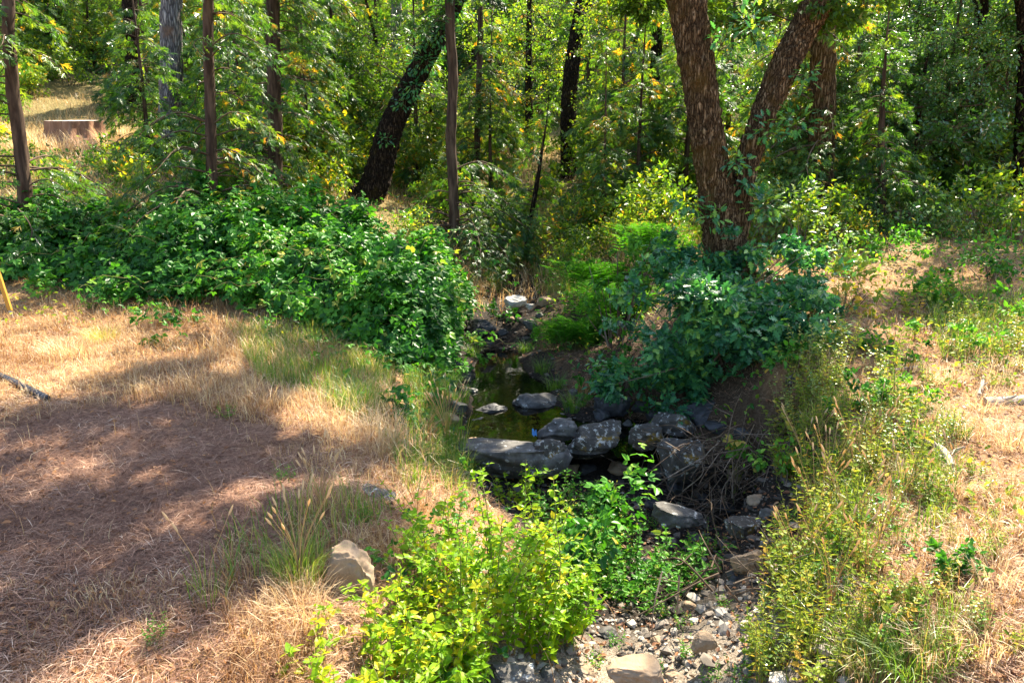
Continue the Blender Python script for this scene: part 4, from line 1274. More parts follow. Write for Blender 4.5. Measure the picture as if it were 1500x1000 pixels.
# ------------------------------------------------------------------ trees
def conifer_crown(mb, mt, trunk, h0, n, blen, seed, spray=(.16, .3), tpl=L_SPRAY, dens=1., droop=.35, tone=.42, filt=None, dead=0, keep=1.):
    """branches off a trunk polyline from relative height h0 up; sprays into mb, branch wood into mt"""
    rng = np.random.default_rng(seed)
    q = spline(trunk, 200)
    for i in range(n + dead):
        isdead = i >= n
        s = rng.uniform(.06, h0 + .1) if isdead else h0 + (1 - h0) * rng.random() ** 1.7
        b = q[int(s * 199)]
        t = (s - h0) / (1 - h0)
        L = blen * (1 - max(t, 0)) ** .8 * rng.uniform(.55, 1.1) + .2
        if isdead: L = blen * rng.uniform(.2, .7)
        az = rng.uniform(0, 6.28)
        o = np.array([math.cos(az), math.sin(az), 0])
        side = np.array([-o[1], o[0], 0])
        up = rng.uniform(-.15, .3)
        p = spline([b, b + o * L * .4 + [0, 0, L * up * .5], b + o * L * .8 + side * L * rng.normal(0, .1) + [0, 0, L * (up - droop) * .8], b + o * L + side * L * rng.normal(0, .14) + [0, 0, L * (up - droop * 1.6)]], 12)
        if filt is not None and not isdead and rng.random() < keep and filt(p[4::3]).any(): continue
        tube(mt, p, np.linspace(.008 + .007 * L, .003, 12), 4, .4)
        if isdead: continue
        m = max(5, int(L * 36 * dens))
        ss = rng.uniform(.12, 1, m) ** .8
        pos = p[np.clip((ss * 11).astype(int), 0, 11)] + rng.normal(0, .03, (m, 3))
        sg = rng.choice([-1, 1], m)[:, None]
        d = o * rng.uniform(.2, 1, m)[:, None] + side * sg * rng.uniform(.3, 1.1, m)[:, None] + np.array([0, 0, -1]) * rng.uniform(.0, .9, m)[:, None]
        nn = np.tile([0, 0, 1.], (m, 1)) + rng.normal(0, .45, (m, 3))
        # twigs carry the sprays outward
        out = rng.uniform(0, .28, m)[:, None] * (1 - .6 * ss)[:, None] * L
        scatter(mb, tpl, pos + nrm(d) * out * .8, d, nn, rng.uniform(*spray, m), np.clip(tone + rng.normal(0, .15) + rng.normal(0, .17, m) + (rng.random(m) < .035) * .5, 0, 1))


def decid_crown(mb, mt, skel, centers, leaf, nleaf, seed, tpl=L_SIMPLE, rcl=.55, tone=.45, filt=None, br=.022):
    """clumps of leaves at centers, each tied to the nearest skeleton point with a curved limb"""
    rng = np.random.default_rng(seed)
    C = np.asarray(centers, float)
    if filt is not None: C = C[~filt(C)]
    pts = np.concatenate([spline(s, 30) for s in skel])
    order = np.argsort([np.linalg.norm(pts - c, axis=1).min() for c in C])
    for c in C[order]:
        dd = np.linalg.norm(pts - c, axis=1) + np.maximum(pts[:, 2] - c[2], 0) * 1.5
        a = pts[dd.argmin()]
        L = np.linalg.norm(c - a)
        p = spline([a, (a * .55 + c * .45) + rng.normal(0, .1 * L + .01, 3) + [0, 0, .1 * L], c], 8)
        tube(mt, p, np.linspace(br * (.5 + .35 * L), br * .25, 8), 5, .4)
        pts = np.concatenate([pts, p[2:]])
        n = int(nleaf * rng.uniform(.6, 1.3))
        r = rcl * rng.uniform(.7, 1.25)
        k = rng.integers(4, 9)
        tw = rdir(k, rng) * [1, 1, .6]
        w = rng.integers(0, k, n)
        along = rng.random(n)[:, None] ** .7
        q = tw[w] * along * r + rng.normal(0, .11 * r, (n, 3))
        for j in range(k):
            tube(mt, np.stack([c, c + tw[j] * r * .5 + rng.normal(0, .03, 3), c + tw[j] * r]), [.007, .005, .002], 3, .5, cap=False)
        d = nrm(tw[w] + rdir(n, rng) * .9 + [0, 0, -.3])
        nn = nrm(rdir(n, rng) * .7 + [0, 0, .8])
        scatter(mb, tpl, c + q, d, nn, leaf * rng.uniform(.6, 1.25, n), np.clip(tone + rng.normal(0, .13) + rng.normal(0, .15, n), 0, 1))


def px_line(pts):
    return np.array([P(u, v, Y) for u, v, Y in pts])


def px_conifer(name, label, line, w0, w1, mat, topz, h0, n, blen, seed, tpl=L_SPRAY, leafmat='cedar', dead=24, dens=1., spray=(.11, .25), tone=.48, cat='tree', extra=None, keep=1., group=None):
    base = px_line(line)
    g = base[0].copy()
    g[2] = hg(g[0], g[1]) - .15
    if g[2] > base[0][2] - .05: base = base[1:]
    top = base[-1] + (base[-1] - base[-2]) / max((base[-1] - base[-2])[2], .1) * max(topz - base[-1][2], .5) * np.array([.3, .3, 1])
    line3 = np.concatenate([[g], base, [top]])
    root = thing(name, label, cat, g, 0, group)
    q = spline(line3, 90) - g
    q[:, :2] += (.045 * np.stack([fbm(np.stack([q[:, 2] * .7, 0 * q[:, 2] + seed, 0 * q[:, 2]], -1), 3), fbm(np.stack([q[:, 2] * .7, 0 * q[:, 2] - seed, 0 * q[:, 2]], -1), 3)], -1))
    Y = g[1]
    hh = q[:, 2] / q[-1, 2]
    hvis = np.clip(q[:, 2] / (6 * Y / 15), 0, 1)
    r = (w0 + (w1 - w0) * hvis) * Y / 2000 * np.where(hh > .5, 1 - (hh - .5) * 1.7, 1)
    r = np.maximum(r, .012)
    r[0:5] *= np.linspace(1.5, 1.1, 5)
    mt, ml = MB(), MB()
    mw = (ml, 1)
    tube(mt, q, r, 18, .5, .2, seed=seed)
    f = (lambda c: shades_sunny(c + g) | in_gap(c + g))
    conifer_crown(ml, mw, q[::6], h0 * .8, int(n * 1.7), blen * 1.15, seed, spray, tpl, dens, .35, tone, f, dead, keep)
    mt.build('trunk', M[mat], root)
    ml.build('crown', [M[leafmat], M['twig']], root)
    return root


GAPS = [(48, 160, 178, 222, 24), (215, -20, 275, 150, 21), (515, 130, 618, 295, 17.5), (645, 200, 680, 350, 16.4), (818, 110, 850, 262, 25), (295, 120, 318, 280, 13.2), (392, 150, 414, 260, 15.8)]


def in_gap(p):
    """branches in front of a bare trunk or the stump"""
    u, v = proj(p)
    r = np.zeros(len(p), bool)
    for a, b, c, d, y in GAPS:
        r |= (u > a) & (u < c) & (v > b) & (v < d) & (p[:, 1] < y)
    return r


def blobs_centers(rng, blobs, n):
    out = []
    B = np.array(blobs, float)
    w = (B[:, 3] * B[:, 4] * B[:, 5])
    for b, c in zip(B, np.maximum(1, (n * w / w.sum()).astype(int))):
        out.append(b[:3] + rdir(c, rng) * (rng.random(c) ** .45)[:, None] * b[3:])
    return np.concatenate(out)


def px_decid(name, label, stems, mat, crown, n, leaf, nleaf, seed, leafmat='oakcrown', tpl=L_SIMPLE, rough=.16, sides=20, tone=.45, rcl=.55, cat='tree', keep=None, extra=None, sprouts=()):
    """stems: list of ([(u,v,Y)...], [width px...]); the first carries the base"""
    rng = np.random.default_rng(seed)
    g = P(*stems[0][0][0])
    g = np.array([g[0], g[1], hg(g[0], g[1]) - .2])
    root = thing(name, label, cat, g)
    mt, ml = MB(), MB()
    mw = (ml, 1)
    skel = []
    for i, (ln, ws) in enumerate(stems):
        p = px_line(ln) - g
        if i == 0:
            p = np.concatenate([[[0, 0, 0]], p[1:]])
        q = spline(p, 300)
        w = np.interp(np.linspace(0, 1, 300), np.linspace(0, 1, len(ws)), ws)
        r = w * ln[0][2] / 2000
        tube(mt, q, r, 96 if mat == 'bark' else 44, .5, rough, seed=seed + i)
        skel.append(q[66::13])
    c = blobs_centers(rng, crown, n) - g
    if extra is not None: c = np.concatenate([c, extra - g])
    f = (lambda a: shades_sunny(a + g) | in_gap(a + g)) if keep is None else None
    decid_crown(ml, mw, skel, c, leaf, nleaf, seed, tpl, rcl, tone, f)
    mt.build('trunk', M[mat], root)
    ml.build('crown', [M[leafmat], M['cedarbark']], root)
    if sprouts:
        ms = MB()
        for (u, v, Y, r, k) in sprouts:
            c = P(u, v, Y) - g
            q = rdir(k, rng) * (rng.random(k) ** .5 * r)[:, None] * [1, .6, .8]
            scatter(ms, L_OAK, c + q, nrm(q + rdir(k, rng) * .1 + [0, 0, -.05]), rdir(k, rng) * .6 + [0, -.3, 1], rng.uniform(.07, .14, k), np.clip(rng.normal(.6, .2, k), 0, 1))
            for w in range(6):
                tube((ms, 1), np.stack([c + [0, .25, -.1], c + q[w] * .5, c + q[w]]), [.006, .004, .002], 4, .5)
        ms.build('foliage', [M['oakleaf'], M['twig']], root)
    return root


def build_trees():
    # the forked oak on the right bank
    px_decid('forked_oak', 'big forked oak with furrowed brown bark leaning over the right bank',
             [([(1070, 430, 10.), (1060, 345, 10.), (1044, 250, 10.), (1027, 140, 10.), (1005, 0, 10.), (975, -110, 10.), (930, -300, 9.6), (860, -480, 9.4)], [84, 58, 48, 46, 50, 46, 34, 16]),
              ([(1068, 410, 10.05), (1078, 340, 10.05), (1090, 260, 10.05), (1110, 190, 10.1), (1148, 100, 10.2), (1176, 45, 10.3), (1200, 0, 10.3), (1228, -80, 10.6), (1270, -230, 11), (1320, -420, 11.5)], [40, 36, 34, 34, 42, 40, 42, 38, 30, 12])],
             'bark', [(.6, 10.5, 9.0, 3.6, 3.0, 1.7), (4.5, 12.0, 9.6, 3.0, 2.4, 1.8), (2.5, 11, 6.9, 2.2, 1.6, .9), (-1.8, 9.2, 7.6, 1.6, 1.5, .8), (4.2, 10.6, 4.6, .9, .8, .6)], 42, .1, 400, 401, 'oakcrown', rcl=.5, extra=np.concatenate([shade_centers(np.random.default_rng(12)), blobs_centers(np.random.default_rng(13), [(1.5, 10.3, 4.75, .7, .5, .35), (3.3, 10.9, 4.5, .6, .4, .45), (4.6, 10.6, 4.7, .6, .5, .4), (2.4, 11.2, 4.6, .5, .4, .4)], 16)]),  # extra leaf clumps added sunward to shade the ground, plus low hanging ones
             sprouts=[(1078, 238, 9.75, .2, 40), (1095, 268, 9.75, .22, 46), (1125, 190, 9.8, .24, 50), (1165, 180, 9.8, .28, 60), (1045, 318, 9.65, .2, 40), (1120, 300, 9.7, .3, 70), (1180, 110, 10, .2, 40), (1060, 60, 9.8, .22, 40), (1100, 40, 9.9, .35, 80), (1010, 300, 9.6, .25, 50)])
    # the leaning oak, behind the brambles
    px_decid('leaning_oak', 'dark mossy oak leaning steeply to the right behind the brambles',
             [([(528, 310, 18.), (548, 272, 18.), (572, 190, 18.), (602, 125, 18.), (640, 55, 18.), (690, -40, 18.2), (760, -160, 18.6), (800, -330, 19)], [56, 42, 35, 31, 28, 23, 16, 7])],
             'darkbark', [(-2.0, 19, 8.6, 3.0, 2.5, 1.6), (.6, 19, 9.3, 2.6, 2.2, 1.6), (-3.6, 18.8, 5.6, 1.3, 1.3, 1.0), (-2.3, 17.2, 5.2, 1.1, .6, .8)], 90, .09, 190, 402, 'oakcrown', rcl=.6,
             sprouts=[(603, 128, 17.6, .35, 90), (622, 88, 17.6, .45, 130), (642, 48, 17.6, .5, 150), (590, 150, 17.6, .25, 50), (660, 12, 17.7, .55, 170), (610, 60, 17.5, .4, 90), (565, 205, 17.6, .2, 34)])
    px_decid('oak_tree', 'black-barked upright oak beyond the head of the creek',
             [([(832, 275, 26.), (833, 250, 26.), (833, 150, 26.), (842, 70, 26.), (855, 0, 26.), (880, -90, 26.), (900, -200, 26.5)], [26, 23, 22, 21, 18, 14, 5])],
             'darkbark', [(2.6, 26, 10, 3, 2.6, 2.4), (4, 26.5, 6.8, 1.5, 1.5, 1.2), (1.2, 26.5, 7.2, 1.3, 1.3, 1.0)], 90, .1, 170, 403, 'decid', rcl=.7)
    px_conifer('cedar_tree', 'slim dark-trunked cedar at the outer left behind the yellow stake', [(46, 370, 12.8), (40, 310, 12.8), (27, 200, 12.8), (13, 60, 12.8), (5, -100, 12.8)], 19, 14, 'cedarbark', 12, .2, 80, 1.9, 501, dead=12)
    px_conifer('cedar_tree', 'straight slim cedar with bare twigs rising from the middle of the brambles', [(312, 330, 13.4), (311, 280, 13.4), (308, 150, 13.4), (305, 0, 13.4), (303, -120, 13.4)], 16, 13, 'cedarbark', 12.5, .2, 80, 2.0, 502, dead=16)
    px_conifer('cedar_tree', 'reddish-barked cedar between the slim cedar and the leaning oak', [(404, 300, 16), (403, 250, 16), (402, 150, 16), (399, 0, 16), (397, -120, 16)], 20, 17, 'cedarbark', 14, .16, 110, 2.1, 503)
    px_conifer('pine_tree', 'pale grey-barked pine with the thickest trunk on the left slope', [(247, 230, 22), (247, 190, 22), (249, 100, 22), (250, 0, 22), (250, -130, 22)], 27, 23, 'pinebark', 18, .3, 60, 2.6, 504, L_PINE, 'pine', 10, 1.4)
    px_conifer('pine_tree', 'slender sunlit pine close against the thick grey pine', [(268, 230, 23), (267, 190, 23), (263, 100, 23), (262, 0, 23), (262, -130, 23)], 9, 9, 'pinebark', 15, .3, 40, 1.6, 505, L_PINE, 'pine', 8, 1.2)
    px_conifer('cedar_tree', 'dark forked-looking cedar trunk uphill left of the grey pine', [(195, 120, 31), (194, 85, 31), (192, 40, 31), (190, 0, 31), (188, -130, 31)], 20, 18, 'darkbark', 18, .25, 80, 2.4, 506)
    px_conifer('cedar_tree', 'tall narrow cedar standing in front of the leaning oak at the bramble end', [(664, 352, 16.8), (665, 300, 16.8), (661, 200, 16.8), (663, 110, 16.8), (659, 30, 16.8), (660, -100, 16.8)], 15, 13, 'cedarbark', 13.5, .16, 120, 1.9, 507)
    px_conifer('cedar_tree', 'grey thin trunk standing just behind the leaning oak', [(585, 265, 24), (584, 230, 24), (582, 150, 24), (580, 0, 24), (579, -100, 24)], 15, 13, 'pinebark', 14, .3, 60, 2.0, 508)
    px_conifer('cedar_tree', 'thin pole-like cedar right of the narrow cedar', [(694, 330, 21), (696, 290, 21), (700, 180, 21), (703, 60, 21), (705, -80, 21)], 9, 8, 'cedarbark', 11, .16, 90, 1.7, 509)
    px_conifer('cedar_tree', 'broken dark trunk between the black oak and the forked oak', [(955, 270, 22), (957, 220, 22), (960, 130, 22), (962, 40, 22), (965, -80, 22)], 16, 14, 'darkbark', 12, .25, 70, 1.9, 510)
    px_conifer('cedar_tree', 'brown ribbed cedar trunk right behind the forked oak', [(1200, 330, 14.6), (1202, 280, 14.6), (1204, 180, 14.6), (1206, 80, 14.6), (1210, -80, 14.6)], 36, 31, 'bark', 13, .42, 70, 2.2, 511, dead=8)
    px_conifer('cedar_tree', 'dense young cedar foliaged to the ground right of the ribbed trunk', [(1292, 345, 13.6), (1292, 290, 13.6), (1292, 200, 13.6), (1294, 120, 13.6)], 10, 6, 'cedarbark', 5.4, .04, 130, 1.0, 512, dens=1.2, tone=.4, keep=.5)
    px_conifer('cedar_tree', 'slim dark cedar in the leaves toward the outer right', [(1424, 330, 17), (1426, 280, 17), (1432, 180, 17), (1440, 80, 17), (1446, -80, 17)], 10, 9, 'darkbark', 12, .3, 70, 1.8, 513)
    px_decid('alder_tree', 'dark trunk of an alder cut by the outer right border of the view',
             [([(1496, 390, 16), (1495, 320, 16), (1497, 200, 16), (1502, 60, 16), (1480, -100, 15.6), (1440, -220, 15.2)], [26, 20, 19, 18, 14, 5])],
             'darkbark', [(11, 16, 8.6, 2, 1.8, 1.2)], 16, .11, 240, 514, 'oakcrown', rcl=.5, extra=shade_centers(np.random.default_rng(14), 6.4, 9.5, SHADE_RIGHT))  # extra crown clumps added out of view to cast shade on the right bank
    px_conifer('cedar_sapling', 'thin bare-stemmed cedar sapling leaning at the head of the creek', [(770, 376, 17.5), (776, 330, 17.5), (786, 270, 17.5), (796, 210, 17.5), (802, 170, 17.5)], 7, 5, 'darkbark', 4.4, .35, 30, .9, 515, dead=8, cat='sapling')
    # prototypes for the woods behind
    def mk_decid(seed, h, R, leafmat, n=95, leaf=.1, nl=105, low=.12, mat='darkbark', tpl=L_SIMPLE):
        rng = np.random.default_rng(seed)
        mt, ml = MB(), MB()
        mw = (ml, 1)
        tr = spline([(0, 0, -.4), (rng.normal(0, .1), rng.normal(0, .1), h * .3), (rng.normal(0, .3), rng.normal(0, .3), h * .6), (rng.normal(0, .5), rng.normal(0, .5), h * .92)], 30)
        tube(mt, tr, np.linspace(.16, .03, 30) * h / 9, 10, .5, .15, seed=seed)
        c = blobs_centers(rng, [(0, 0, h * .62, R, R, h * .36), (rng.normal(0, R * .4), rng.normal(0, R * .4), h * (low + .15), R * .85, R * .85, h * .2)], n)
        decid_crown(ml, mw, [tr[6:]], c, leaf, nl, seed, tpl, .62, .48, None)
        return [('trunk', mt.mesh('trunk', M[mat])), ('crown', ml.mesh('crown', [M[leafmat], M['twig']]))]

    def mk_con(seed, h, bl, n, h0=.08, mat='cedarbark', tpl=L_SPRAY, lm='cedar', spray=(.2, .38), dens=.75):
        mt, ml = MB(), MB()
        mw = (ml, 1)
        tr = spline([(0, 0, -.4), (.05, 0, h * .4), (0, .08, h)], 20)
        tube(mt, tr, np.linspace(.17, .015, 20) * h / 12, 10, .5, .1, seed=seed)
        conifer_crown(ml, mw, tr, h0, n, bl, seed, spray, tpl, dens, .35, .45, None, 10)
        return [('trunk', mt.mesh('trunk', M[mat])), ('crown', ml.mesh('crown', [M[lm], M['twig']]))]
    protos = {'c1': mk_con(601, 11, 2.3, 130), 'c2': mk_con(602, 14, 2.6, 150, .14), 'c3': mk_con(603, 7, 1.7, 95, .03),
              'd1': mk_decid(611, 8, 2.4, 'decid'), 'd2': mk_decid(612, 10, 2.8, 'decid', 110), 'd3': mk_decid(613, 6, 2.2, 'decid', 80, .085), 'g1': mk_decid(614, 6.5, 2.2, 'glossy', 110, .1, 130, .04, 'darkbark', L_OVATE)}

    def put(kind, x, y, s, label, name, group):
        t = thing(name, label, 'tree', (x, y, hg(x, y)), RNG.uniform(0, 6.28), group, s)
        for n, me in protos[kind]:
            o = bpy.data.objects.new(n, me)
            COL.objects.link(o)
            o.parent = t
    # glossy broadleaf trees on the right
    for i, (u, Y, s, lab) in enumerate([(1400, 17.5, 1.05, 'broad glossy-leaved dogwood with white glints filling the upper right'), (1500, 17, 1.0, 'glossy-leaved dogwood cut by the right border behind the dry bank'), (1290, 20.5, 1.1, 'glossy-leaved dogwood behind the dense young cedar'), (1465, 21.5, 1.25, 'taller glossy-leaved dogwood behind the two by the right border'), (1180, 16.5, .75, 'small glossy-leaved dogwood between the ribbed trunk and the forked oak'), (1340, 16, .7, 'low glossy-leaved dogwood in front of the dense young cedar')]):
        p = P(u, 300, Y)
        put('g1', p[0], p[1], s, lab, 'dogwood_tree', 'glossy dogwoods on the right')
    def near_sunline(x, y):
        dx, dy = x + 15.7, y - 25.3
        t = dx * SUN[0] + dy * SUN[1]
        return t > -20 and abs(dx * SUN[1] - dy * SUN[0]) < 1.6 * .63 + .9 and t < 9
    for u, Y, sc in [(225, 19, .8), (350, 17.5, .7), (455, 18.5, .8), (720, 21, .85), (1238, 16.5, .8), (1370, 17, .9), (1160, 15.5, .6), (885, 17.5, .7), (360, 19, 1.0), (450, 20.5, 1.1), (500, 24, 1.2), (615, 22, 1.0), (905, 21, 1.1), (935, 18.5, .85), (1000, 19, 1.0), (1125, 17.5, .85), (1240, 18, .95), (1315, 19, 1.05), (1385, 21, 1.2), (1450, 19.5, 1.1),
                     (290, 25, 1.2), (335, 27, 1.3), (420, 25, 1.25), (560, 27, 1.3), (860, 30, 1.4), (1060, 22, 1.15), (30, 33, 1.4), (-40, 27, 1.2), (20, 40, 1.9), (75, 39, 1.7), (120, 38, 1.8), (160, 42, 2.0), (215, 37, 1.7), (100, 47, 2.3), (190, 50, 2.4), (45, 52, 2.5), (140, 56, 2.8), (275, 44, 2.0), (235, 31, 1.2), (650, 46, 2.1), (700, 40, 1.9), (735, 52, 2.4), (765, 43, 2.0), (800, 37, 1.7), (845, 50, 2.3), (790, 60, 2.8), (690, 62, 2.9), (600, 40, 1.8), (530, 46, 2.1), (470, 38, 1.6), (900, 42, 1.9), (1000, 40, 1.8), (20, 46, 2.2), (-30, 40, 2.0), (70, 60, 2.9)]:
        p = P(u, 300, Y)
        put('c3', p[0], p[1], sc, 'bushy young conifer foliaged to the ground among the taller trunks', 'young_conifer', 'young conifers among the taller trunks')
    rng = np.random.default_rng(8)
    spots = []
    for band, (y0, y1, cnt, gap) in enumerate([(21, 30, 13, 2.6), (30, 44, 24, 3.2), (44, 66, 38, 3.6)]):
        tries = 0
        while cnt and tries < 4000:
            tries += 1
            y = rng.uniform(y0, y1)
            x = rng.uniform(-.85, .85) * y
            if any(math.hypot(x - a, y - b) < gap for a, b in spots): continue
            q = np.array([[x, y, hg(x, y) + 5.]])
            u, v = proj(np.array([x, y, hg(x, y)]))
            if near_sunline(x, y): continue
            if y < 30 and (-50 < u < 300 and v > 165 or 690 < u < 870): continue
            spots.append((x, y))
            cnt -= 1
            k = rng.choice(['c1', 'c2', 'c3', 'd1', 'd2', 'd3'], p=[.2, .12, .14, .2, .16, .18])
            con = k[0] == 'c'
            far = ['on the near slope beyond the creek', 'in the middle of the wooded slope', 'far up the wooded slope'][band]
            put(k, x, y, rng.uniform(.75, 1.15), ('feathery green conifer ' if con else 'yellow-green leafy tree ') + far, 'conifer_tree' if con else 'leafy_tree', ('conifers ' if con else 'leafy trees ') + far)
    # understorey shrubs
    bm = [bush_meshes(700 + i, [(0, 0, .6, .75, .75, .5), (.4, .2, .9, .5, .5, .45), (-.35, .1, .8, .5, .5, .5)], .12, L_SIMPLE if i < 3 else L_OVATE, ['decid', 'decid', 'oakcrown', 'glossy'][i], 950, 12, .45, .6, .56) for i in range(4)]
    SH = [(860, 330, 17, 1.1), (930, 320, 16, 1.2), (990, 300, 15, 1.2), (900, 270, 20, 1.4), (960, 350, 14, .9), (1130, 330, 12.5, .9), (1160, 300, 13.5, 1.0), (1180, 350, 12, .8), (1230, 330, 13, .9), (1260, 360, 12.2, .8), (1340, 340, 13, .9), (1400, 340, 12.6, .8), (1450, 330, 13, .9), (1490, 350, 12.2, .8), (1310, 300, 15, 1.0),
          (1120, 250, 14.5, 1.1), (460, 280, 17, .9), (500, 250, 20, 1.0), (610, 320, 16, .7), (630, 280, 19, .9), (360, 260, 17, 1.0), (200, 290, 16, 1.0), (170, 270, 17, .9), (240, 260, 19, .9), (330, 230, 20, 1.1), (440, 220, 23, 1.2), (20, 270, 17, .8), (90, 290, 15.5, .8), (740, 300, 22, .8), (800, 300, 23, .9), (690, 260, 26, 1.2), (760, 250, 27, 1.4), (880, 380, 15, .8), (830, 400, 15.5, .6), (905, 360, 15, .8), (1060, 300, 13, .9)]
    for u, v, Y, sc in [(-30, 130, 36, 1.8), (20, 110, 38, 2.0), (60, 140, 33, 1.5), (90, 95, 42, 2.2), (130, 120, 36, 1.7), (160, 90, 41, 2.1), (30, 60, 48, 2.4), (110, 50, 50, 2.6), (70, 20, 56, 3.0), (150, 30, 54, 2.8), (210, 60, 46, 2.3), (0, 10, 58, 3.0), (200, 140, 32, 1.4), (290, 90, 38, 2.0), (40, 165, 30, .9), (10, 190, 27, .9)]:
        SH.append((u, v, Y, sc))
    for y0, y1, cnt in [(15, 21, 22), (20, 28, 40), (28, 40, 40)]:
        for i in range(cnt):
            y = rng.uniform(y0, y1)
            x = rng.uniform(-.8, .8) * y
            z = hg(x, y)
            u, v = proj(np.array([x, y, z]))
            if -50 < u < 290 and 160 < v or 690 < u < 860 and v > 270 or 500 < u < 600 and y < 19: continue
            SH.append((float(u), float(v), y, rng.uniform(1.0, 1.7)))
    for i, (u, v, Y, s) in enumerate(SH):
        p = P(u, v, Y)
        z = hg(p[0], p[1])
        k = 3 if (u > 1100 and Y < 16 and i % 5 < 2) else i % 3
        s = s * (1 if Y > 16 or u < 1100 else RNG.uniform(.55, 1.25))
        area = 'right behind the forked oak and the dry bank' if u > 1040 and Y < 16.5 else 'on the slope up-creek between forked and leaning oak' if 600 < u <= 1040 and Y < 20 else 'behind the brambles' if u <= 600 and Y < 20 else 'far under the trees of the slope'
        t = plant('forest_shrub', ('glossy ' if k == 3 else 'green ') + 'undergrowth shrub ' + area, 'shrub', bm[k], (p[0], p[1], z - .1), rng.uniform(0, 6.28), s, 'undergrowth shrubs ' + area)


# ------------------------------------------------------------------ odds and ends
def log(name, label, u0, v0, u1, v1, r, mat, seed=0, lift=.6, cat='log', taper=.7, knots=3, bend=.04):
    rng = np.random.default_rng(seed)
    a, b = G(u0, v0), G(u1, v1)
    a[2] += r * lift
    b[2] += r * lift
    mid = (a + b) / 2 + rng.normal(0, bend, 3) * np.linalg.norm(b - a)
    mid[2] = max(hg(mid[0], mid[1]) + r * .5, (a[2] + b[2]) / 2)
    root = thing(name, label, cat, a)
    mb = MB()
    q = spline([a, mid, b], 26) - a
    tube(mb, q, np.linspace(r, r * taper, 26), 14, .5, .2, seed=seed)
    mb.add(np.concatenate([[q[0] + (q[0] - q[1]) * .02], mb.v[0][:14]]), [(0, (i + 1) % 14 + 1, i + 1) for i in range(14)], .8)
    mb.build('stem', M[mat], root)
    if knots:
        mk = MB()
        for i in range(knots):
            p = q[rng.integers(4, 22)]
            d = nrm(rng.normal(size=3) + [0, 0, .8])
            tube(mk, np.stack([p, p + d * r * 2.2, p + d * r * 3.6 + rng.normal(0, r * .4, 3)]), [r * .4, r * .3, r * .12], 6, .5)
        mk.build('branch_stubs', M[mat], root)
    return root


